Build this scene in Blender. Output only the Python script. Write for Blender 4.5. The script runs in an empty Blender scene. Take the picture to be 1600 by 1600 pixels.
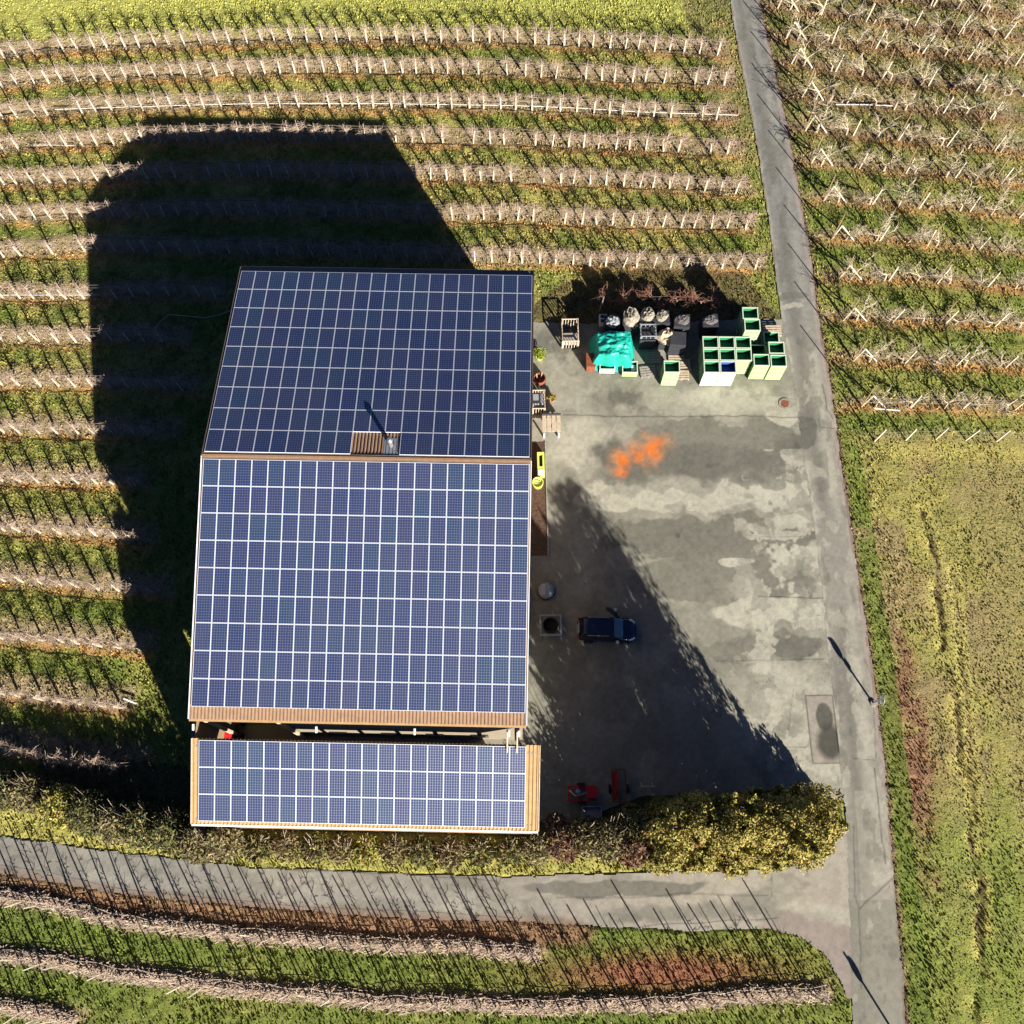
import bpy, math, random
import numpy as np
from mathutils import Vector, Matrix
random.seed(7); np.random.seed(7)
R = math.radians
scene = bpy.context.scene
COL = scene.collection
# ---------------------------------------------------------------- camera, sky, sun, exposure
CX, CY, CZ = -1.126, -23.381, 74.21
TILT, ROLL, FPX = .3222, .0169, 1647.6
cam = bpy.data.objects.new('camera', bpy.data.cameras.new('camera')); COL.objects.link(cam)
cam.data.sensor_width = 36; cam.data.sensor_fit = 'HORIZONTAL'; cam.data.lens = 36*FPX/1600
cam.data.clip_start = .5; cam.data.clip_end = 3000
cam.matrix_world = Matrix.Translation((CX, CY, CZ)) @ Matrix.Rotation(TILT, 4, 'X') @ Matrix.Rotation(-ROLL, 4, 'Z')
scene.camera = cam
SUN = Vector((1.13, -2.03, 1.0)).normalized()
w = bpy.data.worlds.new("World"); scene.world = w; w.use_nodes = True
nt = w.node_tree; sky = nt.nodes.new('ShaderNodeTexSky'); sky.sky_type = 'NISHITA'; sky.sun_disc = False
sky.sun_elevation = math.asin(SUN.z); sky.sun_rotation = math.atan2(SUN.x, SUN.y)
sky.altitude = 2500; sky.air_density = .3; sky.dust_density = .0; sky.ozone_density = 6; scene.cycles.diffuse_bounces = 1
nt.links.new(sky.outputs[0], nt.nodes['Background'].inputs[0]); nt.nodes['Background'].inputs[1].default_value = .065
sl = bpy.data.lights.new('sun', 'SUN'); sl.energy = 5; sl.angle = R(.5); sl.color = (1, .94, .83)
so = bpy.data.objects.new('sun', sl); COL.objects.link(so); so.rotation_euler = SUN.to_track_quat('Z', 'Y').to_euler()
scene.view_settings.view_transform = 'Standard'; scene.view_settings.look = 'None'
scene.view_settings.exposure = 1.25; scene.view_settings.gamma = 1

# ---------------------------------------------------------------- survey: photo point -> ground point
def U(u, v, z=0.0):
    a = (u-800)/FPX; b = (800-v)/FPX
    x = a*math.cos(ROLL)+b*math.sin(ROLL); y = -a*math.sin(ROLL)+b*math.cos(ROLL)
    d = (x, math.sin(TILT)+y*math.cos(TILT), -math.cos(TILT)+y*math.sin(TILT))
    s = (z-CZ)/d[2]
    return (CX+s*d[0], CY+s*d[1], z)
def UP(pts, z=0.0): return np.array([U(p[0], p[1], z)[:2] for p in pts])
def densify(P, step):
    out = [P[0]]
    for a, b in zip(P[:-1], P[1:]):
        n = max(1, int(np.hypot(*(b-a))/step))
        for i in range(1, n+1): out.append(a+(b-a)*i/n)
    return np.array(out)

# ---------------------------------------------------------------- noise
def vnoise(x, y, s, seed=0):
    x = np.asarray(x)/s+seed*17.13+1000; y = np.asarray(y)/s+seed*9.71+1000
    xi = np.floor(x).astype(np.int64); yi = np.floor(y).astype(np.int64); fx = x-xi; fy = y-yi
    fx = fx*fx*(3-2*fx); fy = fy*fy*(3-2*fy)
    def h(a, b):
        n = (a*374761393+b*668265263+seed*982451653) & 0x7fffffff
        n = ((n ^ (n >> 13))*1274126177) & 0x7fffffff
        return ((n ^ (n >> 16)) & 0xffff)/65535.
    return (h(xi, yi)*(1-fx)+h(xi+1, yi)*fx)*(1-fy)+(h(xi, yi+1)*(1-fx)+h(xi+1, yi+1)*fx)*fy
def fbm(x, y, s, seed=0, o=4):
    r = 0; a = 1; t = 0
    for i in range(o): r = r+a*vnoise(x, y, s/2**i, seed+i*5); t += a; a *= .55
    return r/t
def sst(a, b, x): t = np.clip((x-a)/(b-a), 0, 1); return t*t*(3-2*t)
def inpoly(P, X, Y):
    r = np.zeros(X.shape, bool); j = len(P)-1
    for i in range(len(P)):
        xi, yi = P[i]; xj, yj = P[j]
        c = ((yi > Y) != (yj > Y)) & (X < (xj-xi)*(Y-yi)/((yj-yi) if yj != yi else 1e-9)+xi)
        r ^= c; j = i
    return r
def dline(P, X, Y):
    d = np.full(X.shape, 1e9)
    for a, b in zip(P[:-1], P[1:]):
        v = b-a; L = v@v+1e-9
        t = np.clip(((X-a[0])*v[0]+(Y-a[1])*v[1])/L, 0, 1)
        d = np.minimum(d, np.hypot(X-a[0]-t*v[0], Y-a[1]-t*v[1]))
    return d

# ---------------------------------------------------------------- mesh builder
class MB:
    def __init__(s): s.v = []; s.f = []; s.m = []; s.c = []
    def quad(s, a, b, c, d, m=0, col=None):
        n = len(s.v); s.v += [a, b, c, d]; s.f.append((n, n+1, n+2, n+3)); s.m.append(m)
        if col is not None: s.c += [col]*4
    def box(s, x0, x1, y0, y1, z0, z1, m=0, T=None, mt=None):
        P = [(x0,y0,z0),(x1,y0,z0),(x1,y1,z0),(x0,y1,z0),(x0,y0,z1),(x1,y0,z1),(x1,y1,z1),(x0,y1,z1)]
        if T is not None: P = [tuple(T @ Vector(p)) for p in P]
        n = len(s.v); s.v += P
        for k, f in enumerate([(0,3,2,1),(4,5,6,7),(0,1,5,4),(1,2,6,5),(2,3,7,6),(3,0,4,7)]):
            s.f.append(tuple(n+i for i in f)); s.m.append(mt if (mt is not None and k == 1) else m)
    def tube(s, pts, r, n=5, m=0, cap=True):
        pts = [Vector(p) for p in pts]; rs = r if isinstance(r, (list, tuple)) else [r]*len(pts)
        base = len(s.v)
        for i, p in enumerate(pts):
            t = (pts[min(i+1, len(pts)-1)]-pts[max(i-1, 0)]).normalized()
            u = t.cross(Vector((0, 0, 1)) if abs(t.z) < .9 else Vector((1, 0, 0))).normalized(); w_ = t.cross(u)
            for k in range(n):
                a = 2*math.pi*k/n; s.v.append(tuple(p+(u*math.cos(a)+w_*math.sin(a))*rs[i]))
        for i in range(len(pts)-1):
            for k in range(n):
                k2 = (k+1) % n
                s.f.append((base+i*n+k, base+i*n+k2, base+(i+1)*n+k2, base+(i+1)*n+k)); s.m.append(m)
        if cap:
            s.f.append(tuple(base+k for k in range(n))[::-1]); s.m.append(m)
            q = base+(len(pts)-1)*n; s.f.append(tuple(q+k for k in range(n))); s.m.append(m)
    def lathe(s, prof, n=20, c=(0, 0, 0), m=0, T=None):
        base = len(s.v)
        for r, z in prof:
            for k in range(n):
                a = 2*math.pi*k/n; p = Vector((c[0]+r*math.cos(a), c[1]+r*math.sin(a), c[2]+z))
                s.v.append(tuple(T @ p if T is not None else p))
        for i in range(len(prof)-1):
            for k in range(n):
                k2 = (k+1) % n
                s.f.append((base+i*n+k, base+i*n+k2, base+(i+1)*n+k2, base+(i+1)*n+k)); s.m.append(m)
    def mesh(s, name, mats, smooth=False):
        me = bpy.data.meshes.new(name); me.from_pydata(s.v, [], s.f)
        for m in (mats if isinstance(mats, (list, tuple)) else [mats]): me.materials.append(m)
        if len(s.m) == len(s.f): me.polygons.foreach_set('material_index', s.m)
        if smooth: me.polygons.foreach_set('use_smooth', [True]*len(s.f))
        if s.c and len(s.c) == len(s.v):
            a = me.color_attributes.new('col', 'FLOAT_COLOR', 'POINT'); a.data.foreach_set('color', np.array([(*c, 1) for c in s.c], 'f').ravel())
        me.update(); return me
    def build(s, name, mats, parent=None, smooth=False, loc=None, rz=0):
        return link(name, s.mesh(name, mats, smooth), parent, loc, rz)
def link(name, me, parent=None, loc=None, rz=0):
    o = bpy.data.objects.new(name, me); COL.objects.link(o)
    if parent is not None: o.parent = parent
    if loc is not None: o.location = loc
    if rz: o.rotation_euler = (0, 0, rz)
    return o
def tag(o, label=None, cat=None, group=None, kind=None):
    if label: o['label'] = label
    if cat: o['category'] = cat
    if group: o['group'] = group
    if kind: o['kind'] = kind
    return o
def thing(name, loc, label, cat, group=None, rz=0):
    o = bpy.data.objects.new(name, None); COL.objects.link(o); o.location = loc; o.rotation_euler = (0, 0, rz); o.empty_display_size = .1
    return tag(o, label, cat, group)
def fastmesh(name, V, F, mats, cols=None, smooth=False, midx=None):
    me = bpy.data.meshes.new(name); V = np.asarray(V, 'f'); F = np.asarray(F, np.int32); k = F.shape[1]
    me.vertices.add(len(V)); me.vertices.foreach_set('co', V.ravel())
    me.loops.add(F.size); me.loops.foreach_set('vertex_index', F.ravel())
    me.polygons.add(len(F)); me.polygons.foreach_set('loop_start', np.arange(0, F.size, k, dtype=np.int32))
    if smooth: me.polygons.foreach_set('use_smooth', np.ones(len(F), bool))
    for m in (mats if isinstance(mats, (list, tuple)) else [mats]): me.materials.append(m)
    if midx is not None: me.polygons.foreach_set('material_index', np.asarray(midx, np.int32))
    me.update(calc_edges=True)
    if cols is not None:
        a = me.color_attributes.new('col', 'FLOAT_COLOR', 'POINT')
        a.data.foreach_set('color', np.hstack([cols, np.ones((len(cols), 1))]).astype('f').ravel())
    me.validate(); return me

# ---------------------------------------------------------------- materials
def mat(name, col=(.5, .5, .5), rough=.7, metal=0, nscale=0, namt=.25, bump=0, bscale=None, attr=False, spec=.3):
    m = bpy.data.materials.new(name); m.use_nodes = True; n = m.node_tree.nodes; l = m.node_tree.links
    b = n['Principled BSDF']; b.inputs['Base Color'].default_value = (*col, 1); b.inputs['Roughness'].default_value = rough
    b.inputs['Metallic'].default_value = metal; b.inputs['Specular IOR Level'].default_value = spec
    src = None
    if attr:
        a = n.new('ShaderNodeAttribute'); a.attribute_name = 'col'; src = a.outputs['Color']
    if nscale:
        tc = n.new('ShaderNodeTexCoord'); nz = n.new('ShaderNodeTexNoise'); nz.inputs['Scale'].default_value = nscale
        nz.inputs['Detail'].default_value = 6; nz.inputs['Roughness'].default_value = .65
        l.new(tc.outputs['Object'], nz.inputs['Vector'])
        mr = n.new('ShaderNodeMapRange'); mr.inputs['From Min'].default_value = .3; mr.inputs['From Max'].default_value = .7
        mr.inputs['To Min'].default_value = 1-namt; mr.inputs['To Max'].default_value = 1+namt
        l.new(nz.outputs['Fac'], mr.inputs['Value'])
        mx = n.new('ShaderNodeVectorMath'); mx.operation = 'SCALE'
        if src is not None: l.new(src, mx.inputs[0])
        else: mx.inputs[0].default_value = col
        l.new(mr.outputs[0], mx.inputs['Scale']); src = mx.outputs[0]
    if src is not None: l.new(src, b.inputs['Base Color'])
    if bump:
        tc = n.new('ShaderNodeTexCoord'); nz = n.new('ShaderNodeTexNoise'); nz.inputs['Scale'].default_value = bscale or nscale
        nz.inputs['Detail'].default_value = 5; l.new(tc.outputs['Object'], nz.inputs['Vector'])
        bp = n.new('ShaderNodeBump'); bp.inputs['Strength'].default_value = bump; bp.inputs['Distance'].default_value = .05
        l.new(nz.outputs['Fac'], bp.inputs['Height']); l.new(bp.outputs[0], b.inputs['Normal'])
    return m
M = {}
M['ground'] = mat('grass_and_soil', attr=True, nscale=5, namt=.35, bump=1, bscale=9, rough=.95, spec=.05)
M['tuft'] = mat('grass_blades', attr=True, rough=.9, spec=.05)
M['pave'] = mat('worn_concrete', attr=True, nscale=9, namt=.1, bump=.25, bscale=25, rough=.85, spec=.2)
M['post'] = mat('pale_concrete_post', (.62, .56, .42), nscale=6, namt=.15)
M['bark'] = mat('pale_bark', (.40, .30, .23), nscale=8, namt=.3, rough=.9)
M['bark2'] = mat('lichen_bark', (.50, .41, .29), nscale=8, namt=.3, rough=.9)
M['redbark'] = mat('reddish_twigs', (.24, .12, .085), nscale=8, namt=.3, rough=.9)
M['wire'] = mat('galvanised_wire', (.24, .21, .17), rough=.5)
M['net'] = mat('folded_net', (.42, .31, .235), nscale=7, namt=.5, rough=.9, bump=1, bscale=14)
M['darknet'] = mat('shadow_net_roll', (.15, .11, .08), nscale=5, namt=.5, rough=.95)
M['netline'] = mat('net_edge', (.55, .46, .38), rough=.8)
M['pipe'] = mat('white_pipe', (.75, .72, .68), rough=.5)
M['alu'] = mat('panel_frame', (.74, .78, .86), rough=.35, metal=0, spec=.5)
M['roof'] = mat('brown_sheet', (.31, .195, .125), rough=.5, nscale=3, namt=.15)
M['roof_tan'] = mat('tan_sheet', (.42, .265, .125), rough=.5, nscale=3, namt=.15)
M['gutter'] = mat('gutter', (.16, .12, .11), rough=.5)
M['wall'] = mat('rendered_wall', (.24, .20, .15), nscale=2, namt=.12, rough=.9)
M['wood'] = mat('weathered_wood', (.33, .22, .13), nscale=6, namt=.25, rough=.8)
M['palewood'] = mat('pale_wood', (.52, .42, .31), nscale=6, namt=.25, rough=.8)
M['greywood'] = mat('grey_wood', (.33, .30, .27), nscale=6, namt=.25, rough=.85)
M['darkmetal'] = mat('dark_metal', (.04, .04, .045), rough=.5)
M['steel'] = mat('steel', (.5, .5, .52), rough=.35, metal=.7)
M['white'] = mat('white_paint', (.8, .79, .76), rough=.45)
M['grey'] = mat('grey_plastic', (.25, .27, .30), rough=.6, nscale=4, namt=.15)
M['bin'] = mat('pale_green_plastic', (.38, .54, .28), rough=.5, nscale=2, namt=.12)
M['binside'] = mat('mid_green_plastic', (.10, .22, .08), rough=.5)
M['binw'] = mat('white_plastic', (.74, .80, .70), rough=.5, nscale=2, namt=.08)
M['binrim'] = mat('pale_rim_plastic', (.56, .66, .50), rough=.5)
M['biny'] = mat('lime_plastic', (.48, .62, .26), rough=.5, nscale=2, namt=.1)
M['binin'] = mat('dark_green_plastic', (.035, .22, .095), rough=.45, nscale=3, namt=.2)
M['binblue'] = mat('blue_plastic', (.05, .11, .36), rough=.45)
M['tarp'] = mat('teal_tarp', (.015, .36, .28), rough=.35, nscale=2, namt=.15, bump=.5, bscale=5, spec=.5)
M['red'] = mat('red_paint', (.55, .02, .025), rough=.4, nscale=5, namt=.2)
M['rust'] = mat('rusty_steel', (.22, .07, .04), rough=.8, nscale=6, namt=.4)
M['rubber'] = mat('rubber', (.02, .02, .02), rough=.8)
M['darkgrey'] = mat('dark_plastic', (.04, .042, .05), rough=.6, nscale=4, namt=.2)
M['lime'] = mat('lime_paint', (.62, .70, .14), rough=.5, nscale=4, namt=.1)
M['carpaint'] = mat('dark_blue_paint', (.012, .02, .05), rough=.18, spec=.6)
M['glass'] = mat('dark_glass', (.01, .012, .015), rough=.06, spec=.8)
M['lamp'] = mat('clear_lamp', (.75, .78, .8), rough=.1, spec=.8)
M['taillamp'] = mat('red_lamp', (.5, .01, .01), rough=.2)
M['stone'] = mat('pale_stone', (.27, .24, .19), nscale=5, namt=.35, bump=.8, bscale=4, rough=.9)
M['darkstone'] = mat('dark_stone', (.12, .11, .11), nscale=5, namt=.35, bump=.8, bscale=4, rough=.9)
M['leaf'] = mat('foliage', attr=True, rough=.7, spec=.15)
M['terracotta'] = mat('terracotta', (.45, .18, .08), rough=.8)
M['soil'] = mat('brown_soil', (.10, .06, .04), nscale=6, namt=.4, rough=1, bump=1, bscale=8)
def panel_mat():
    m = bpy.data.materials.new('solar_glass'); m.use_nodes = True; n = m.node_tree.nodes; l = m.node_tree.links; b = n['Principled BSDF']
    uv = n.new('ShaderNodeUVMap'); uv.uv_map = 'UVMap'; sp = n.new('ShaderNodeSeparateXYZ'); l.new(uv.outputs[0], sp.inputs[0])
    def mth(op, a, c=None, d=None):
        q = n.new('ShaderNodeMath'); q.operation = op
        for i, x in enumerate((a, c, d)):
            if x is None: continue
            if isinstance(x, (int, float)): q.inputs[i].default_value = x
            else: l.new(x, q.inputs[i])
        return q.outputs[0]
    def line(s, k, wd):
        f = mth('FRACT', mth('MULTIPLY', s, k)); d = mth('MINIMUM', f, mth('SUBTRACT', 1.0, f)); return mth('LESS_THAN', d, wd)
    g = mth('MAXIMUM', line(sp.outputs[0], 6, .06), mth('MULTIPLY', line(sp.outputs[1], 10, .05), .8))
    at = n.new('ShaderNodeAttribute'); at.attribute_name = 'rnd'
    cr = n.new('ShaderNodeValToRGB'); e = cr.color_ramp.elements
    e[0].color = (.008, .024, .100, 1); e[1].color = (.010, .036, .100, 1); x = cr.color_ramp.elements.new(.5); x.color = (.018, .026, .098, 1)
    l.new(at.outputs['Fac'], cr.inputs[0])
    mx = n.new('ShaderNodeMix'); mx.data_type = 'RGBA'; l.new(g, mx.inputs[0]); l.new(cr.outputs[0], mx.inputs[6]); mx.inputs[7].default_value = (.46, .50, .60, 1); l.new(g, b.inputs['Metallic'])
    tc = n.new('ShaderNodeTexCoord'); nz = n.new('ShaderNodeTexNoise'); nz.inputs['Scale'].default_value = .35; nz.inputs['Detail'].default_value = 8; l.new(tc.outputs['Object'], nz.inputs['Vector'])
    mr = n.new('ShaderNodeMapRange'); mr.inputs['From Min'].default_value = .35; mr.inputs['From Max'].default_value = .7; mr.inputs['To Min'].default_value = 0; mr.inputs['To Max'].default_value = .07; l.new(nz.outputs['Fac'], mr.inputs['Value'])
    du = n.new('ShaderNodeMix'); du.data_type = 'RGBA'; l.new(mr.outputs[0], du.inputs[0]); l.new(mx.outputs[2], du.inputs[6]); du.inputs[7].default_value = (.20, .19, .20, 1)
    l.new(du.outputs[2], b.inputs['Base Color']); b.inputs['Roughness'].default_value = .5; b.inputs['Specular IOR Level'].default_value = .55
    return m
M['pv'] = panel_mat()

# ---------------------------------------------------------------- layout in photo points
ROWS = []   # (name, pts, kind, spacing m, height, group)
def row(name, pts, kind, sp=1.32, h=1.75): ROWS.append(dict(name=name, P=UP(pts), kind=kind, sp=sp, h=h))
ORD = ['first','second','third','fourth','fifth','sixth','seventh','eighth','ninth','tenth','eleventh','twelfth','thirteenth','fourteenth','fifteenth','sixteenth','seventeenth','eighteenth','nineteenth','twentieth']
W = [[(4,91),(100,80),(200,76),(300,72),(400,67),(600,65),(800,67),(900,73),(1000,78),(1122,86)],
 [(4,137),(100,128),(200,124),(300,120),(400,116),(500,113),(700,115),(800,118),(900,124),(1000,129),(1136,133)],
 [(4,185),(58,181),(180,173),(310,170),(400,168),(600,169),(800,171),(905,175),(1000,183),(1142,187)],
 [(4,236),(68,230),(143,228),(220,222),(420,218),(630,222),(785,225),(910,231),(1000,235),(1150,241)],
 [(4,288),(78,287),(157,283),(267,278),(440,276),(655,280),(785,283),(920,287),(1020,293),(1160,303)],
 [(4,344),(92,342),(225,338),(340,335),(500,338),(688,343),(785,342),(900,349),(1073,355),(1168,357)],
 [(4,402),(150,392),(300,395),(500,400),(700,407),(850,411),(950,416),(1047,418),(1184,420)],
 [(4,465),(98,467),(178,466),(260,461),(345,466)],
 [(4,532),(98,535),(187,532),(278,535)],
 [(4,602),(112,604),(206,606),(300,611)],
 [(4,676),(100,678),(192,678),(262,681)],
 [(4,752),(90,755),(150,756),(215,758)],
 [(4,829),(78,834),(140,836),(228,848)],
 [(4,908),(70,912),(160,922),(250,927)],
 [(4,998),(90,1003),(155,1010),(226,1016)],
 [(4,1085),(50,1092),(140,1103),(195,1107)],
 [(4,1168),(50,1178),(120,1192),(215,1200)]]
for i, p in enumerate(W): row(ORD[i], p, 'west' if i < 11 else 'dense', sp=1.32 if i < 8 else 1.42, h=1.75)
row('nursery', [(950,478),(1050,476),(1142,481)], 'red', 1.75, 1.9)
row('tall first', [(4,1404),(100,1419),(200,1443),(250,1450),(400,1464),(500,1474),(600,1478),(700,1482),(838,1492)], 'south', 1.3, 2.5)
row('tall second', [(4,1496),(100,1508),(200,1526),(300,1540),(400,1549),(500,1560),(600,1568),(800,1574),(1000,1573),(1100,1564),(1288,1553)], 'south', 1.35, 2.9)
row('tall third', [(4,1575),(50,1585),(115,1597)], 'south', 1.3, 2.9)
EA = [[(1215,12),(1360,35),(1455,48),(1555,58),(1598,64)],
 [(1228,60),(1310,69),(1415,80),(1520,93),(1598,103)],
 [(1236,100),(1320,115),(1415,130),(1530,142),(1598,150)],
 [(1253,151),(1335,165),(1443,175),(1540,184),(1598,190)],
 [(1258,204),(1335,212),(1450,225),(1560,237),(1598,241)],
 [(1267,255),(1360,265),(1478,277),(1598,290)],
 [(1287,313),(1372,320),(1520,331),(1598,341)],
 [(1299,374),(1385,376),(1490,387),(1598,398)],
 [(1311,435),(1450,441),(1598,452)],
 [(1318,500),(1485,506),(1598,512)],
 [(1334,563),(1500,571),(1598,575)],
 [(1346,635),(1516,638),(1598,640)],
 [(1364,689),(1465,686),(1598,690)]]
for i, p in enumerate(EA): row(ORD[i], p, 'east' if i < 12 else 'eastlast', 2.55, 2.05)
row('topmost', [(1390,2),(1490,12),(1598,30)], 'east', 2.55, 2.05)

LANE_L = [(1134,-60),(1141,0),(1150,60),(1162,120),(1178,200),(1192,290),(1203,360),(1212,430),(1222,500),(1240,600),(1253,700),(1270,800),(1283,900),(1292,1000),(1305,1100),(1312,1200),(1318,1245),(1322,1290),(1324,1340),(1328,1440),(1330,1500),(1331,1560),(1334,1660)]
LANE_R = [(1166,-60),(1186,0),(1200,60),(1215,130),(1232,210),(1248,300),(1262,370),(1272,440),(1283,520),(1296,590),(1305,650),(1313,720),(1325,790),(1338,880),(1350,960),(1362,1040),(1372,1110),(1380,1180),(1388,1260),(1394,1340),(1402,1430),(1410,1520),(1420,1660)]
LANE = np.vstack([UP(LANE_L), UP(LANE_R[::-1])])
TRACK = UP([(-80,1296),(0,1308),(100,1320),(200,1334),(300,1345),(400,1357),(500,1360),(600,1364),(700,1368),(800,1370),(900,1367),(1000,1363),(1100,1360),(1200,1360),(1262,1350),(1298,1328),(1318,1296),(1330,1290),(1334,1560),(1322,1560),(1316,1535),(1290,1490),(1250,1462),(1190,1450),(1090,1455),(1000,1450),(900,1446),(800,1440),(700,1438),(600,1433),(500,1425),(400,1418),(300,1408),(200,1398),(100,1382),(0,1366),(-80,1352)])
YARD = UP([(700,502),(828,503),(940,506),(1226,498),(1245,600),(1260,700),(1276,800),(1288,900),(1297,1000),(1309,1100),(1316,1200),(1323,1252),(1240,1235),(1100,1240),(1000,1245),(900,1285),(700,1285)])
DITCH = UP([(1443,800),(1455,850),(1468,890),(1472,960),(1478,1040),(1492,1100),(1500,1180),(1512,1240),(1520,1310),(1530,1390),(1532,1460),(1530,1540),(1533,1660)])
DITCH2 = UP([(1490,890),(1497,960),(1503,1040),(1512,1110),(1518,1200),(1528,1280)])
RUST = UP([(1395,985),(1412,990),(1432,1060),(1455,1130),(1468,1220),(1468,1330),(1450,1390),(1430,1350),(1408,1310),(1395,1200),(1385,1100)])

# ---------------------------------------------------------------- ground
NP3 = lambda *a: np.array(a, float)
OL, YL, GR, DG, BR, OR, RU, PK = NP3(.25,.24,.075), NP3(.37,.325,.10), NP3(.135,.185,.035), NP3(.06,.09,.025), NP3(.24,.165,.105), NP3(.40,.235,.09), NP3(.22,.10,.055), NP3(.34,.245,.18)
def rowfields(X, Y):
    br = np.zeros(X.shape); orr = np.zeros(X.shape); inr = np.zeros(X.shape); red = np.zeros(X.shape)
    for r in ROWS:
        P = r['P']; e = 2.5
        m = (X > P[0,0]-(99 if r['kind'] != 'east' and P[0,0] < -20 else e)) & (X < P[-1,0]+(e if r['kind'][:4] != 'east' else 99))
        yr = np.interp(X, P[:,0], P[:,1]); d = Y-yr+.25*(fbm(X, Y, 1.2, 3, 3)-.5)*2
        edge = m*sst(0, 1, np.minimum((X-P[0,0]+2.2), (P[-1,0]+1.4-X) if r['kind'][:4] != 'east' else 9)+fbm(X, Y, 1, 6, 2)-.5) if P[0,0] > -20 or r['kind'][:4] == 'east' else m*sst(0, 1, P[-1,0]+1.4-X+fbm(X, Y, 1, 6, 2)-.5)
        if r['kind'] in ('west', 'dense'):
            br = np.maximum(br, edge*sst(-.5, -.1, d)*(1-sst(1.1, 2.1, d))); orr = np.maximum(orr, edge*np.exp(-((d+.38)/.33)**2))
        elif r['kind'] in ('east', 'eastlast'):
            k = .35 if r['kind'] == 'eastlast' else 1
            br = np.maximum(br, k*edge*np.exp(-((d-.35)/.6)**2)); orr = np.maximum(orr, k*edge*np.exp(-((d+.12)/.45)**2))
        elif r['kind'] == 'south':
            br = np.maximum(br, edge*np.exp(-((d-.3)/.62)**2)*.95); red = np.maximum(red, (.4 if r['name'] == 'tall first' else .0)*edge*np.exp(-((d-1.2)/.8)**2))
    return br, orr, red
def ground_color(X, Y):
    n1 = fbm(X, Y, 6, 1); n2 = fbm(X, Y, 1.3, 2); n3 = fbm(X, Y, .35, 4, 3)
    c = np.zeros(X.shape+(3,)); c[:] = OL
    def mixc(col, w_):
        nonlocal c; w_ = np.clip(w_, 0, 1)[..., None]; c = c*(1-w_)+col*w_
    mixc(YL, .9*sst(.42, .68, n2*.6+n1*.4)); mixc(GR, .75*sst(.5, .75, 1-n2*.5-n1*.5+.1))
    # orchard inter-rows: greener to the south, yellower at the top
    south = 1-sst(-5, 22, Y)
    westf = (X < 21-.13*(Y))*1.0
    mixc(GR, .55*westf*south*(.4+.7*n2)); mixc(GR*.85+OL*.15, .55*(1-westf)*(Y > 7.2)*(1-sst(26, 36, Y))*(.5+.8*n2))
    br, orr, red = rowfields(X, Y)
    pk = BR*.35+PK*.50+YL*.18
    mixc(pk, br*(.85+.4*(n3-.5))); mixc(OR, orr*(.25+1.1*sst(.4, .65, n2*.5+n3*.5))); mixc(RU*1.15, red)
    mixc(NP3(.10,.15,.03), westf*(Y < -25)*(1-br)*.55*sst(.35, .6, n2))
    # brown older east rows near the top
    mixc(BR*.9, (1-westf)*sst(27, 37, Y)*(.62+.4*(n2-.5)-.25*(1-br)))
    # grass headland at the very top of the west field
    mixc(YL*.55+GR*.5, westf*sst(45.2, 46.2, Y)*.95); c = c*(1+.3*westf*sst(45.2, 46.2, Y))[..., None]
    # right meadow
    east = 1-westf; md = east*(1-sst(5.6, 7.2, Y+.5*(n1-.5)))
    mixc(YL*.56+BR*.22+GR*.30, md*.95); mixc(YL*.95, md*sst(.45, .7, n2)*.7); mixc(BR*1.15, md*sst(.5, .7, fbm(X, Y, 3, 9))*.55)
    far = md*sst(2.2, 4.2, X-np.interp(Y, DITCH[::-1,1], DITCH[::-1,0])); mixc(YL*.5+BR*.5+GR*.12, far*.8); mixc(DG, far*.5*sst(.55, .7, n3))
    mixc(GR*1.25, md*(1-far)*(1-sst(-24, -16, Y))*.6*(.5+n1))
    rs = 0
    for q_ in range(5): rs = rs+.2*inpoly(RUST, X+3.2*(fbm(X, Y, .7+.3*q_, 21+q_, 3)-.5), Y+7*(fbm(X, Y, .9, 22+q_, 3)-.5))
    mixc(RU*.65+BR*.45, rs*(.35+.6*sst(.35, .6, n2)))
    ln = dline(UP(LANE_R[1:]), X, Y); mixc(GR*.95, md*(ln < 1.6)*.75*sst(.3, .6, n2+.2)); mixc(BR, (ln < .25)*.8)
    dd = dline(DITCH, X+.9*(fbm(X, Y, 1.8, 42, 3)-.5), Y); mixc(YL*1.25, np.exp(-((dd-.2)/.75)**2)*.75*sst(.35, .6, n2)*(dd < 2)); mixc(BR*.45, np.exp(-(dd/.16)**2)*(dd < 2)*sst(.38, .55, n2))
    dd2 = dline(DITCH2, X, Y); mixc(YL*1.35, np.exp(-((dd2-.35)/.25)**2)*.6*(dd2 < 2)); mixc(BR*.9, np.exp(-(dd2/.22)**2)*.4*(dd2 < 2)*sst(.4, .6, n2))
    mixc(YL*1.15, md*np.exp(-((Y-np.interp(X, EASTB[:,0], EASTB[:,1])+1.0)/.8)**2)*.8*(X > 27.5))
    # verge south of the sheds / north of the track
    tr = dline(TRACK[:14], X, Y); vg = (tr < 2.9)*(X < 24)*(Y > -27)
    mixc(YL*1.05+GR*.15, vg*.85*(.6+.6*n2)); mixc(BR*.35+DG*.5, (X > -34)*(X < 8)*sst(2.4, 3.2, tr)*(tr < 6)*(Y < -16)*(Y > np.interp(X, TRACK[:14,0], TRACK[:14,1]))*.85)  # dark strip beside the verge carries the shed's shade in its colour
    ts = dline(TRACK[26:], X, Y); mixc(RU*.6+BR*.6, (ts < 1.6)*(X < 25)*sst(-.2, .8, 1.6-ts+.8*(n2-.5))*.9)
    mixc(RU*1.2, np.exp(-(((X-8)/7.5)**2+((Y+30.2)/1.2)**2))*1.2)
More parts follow.
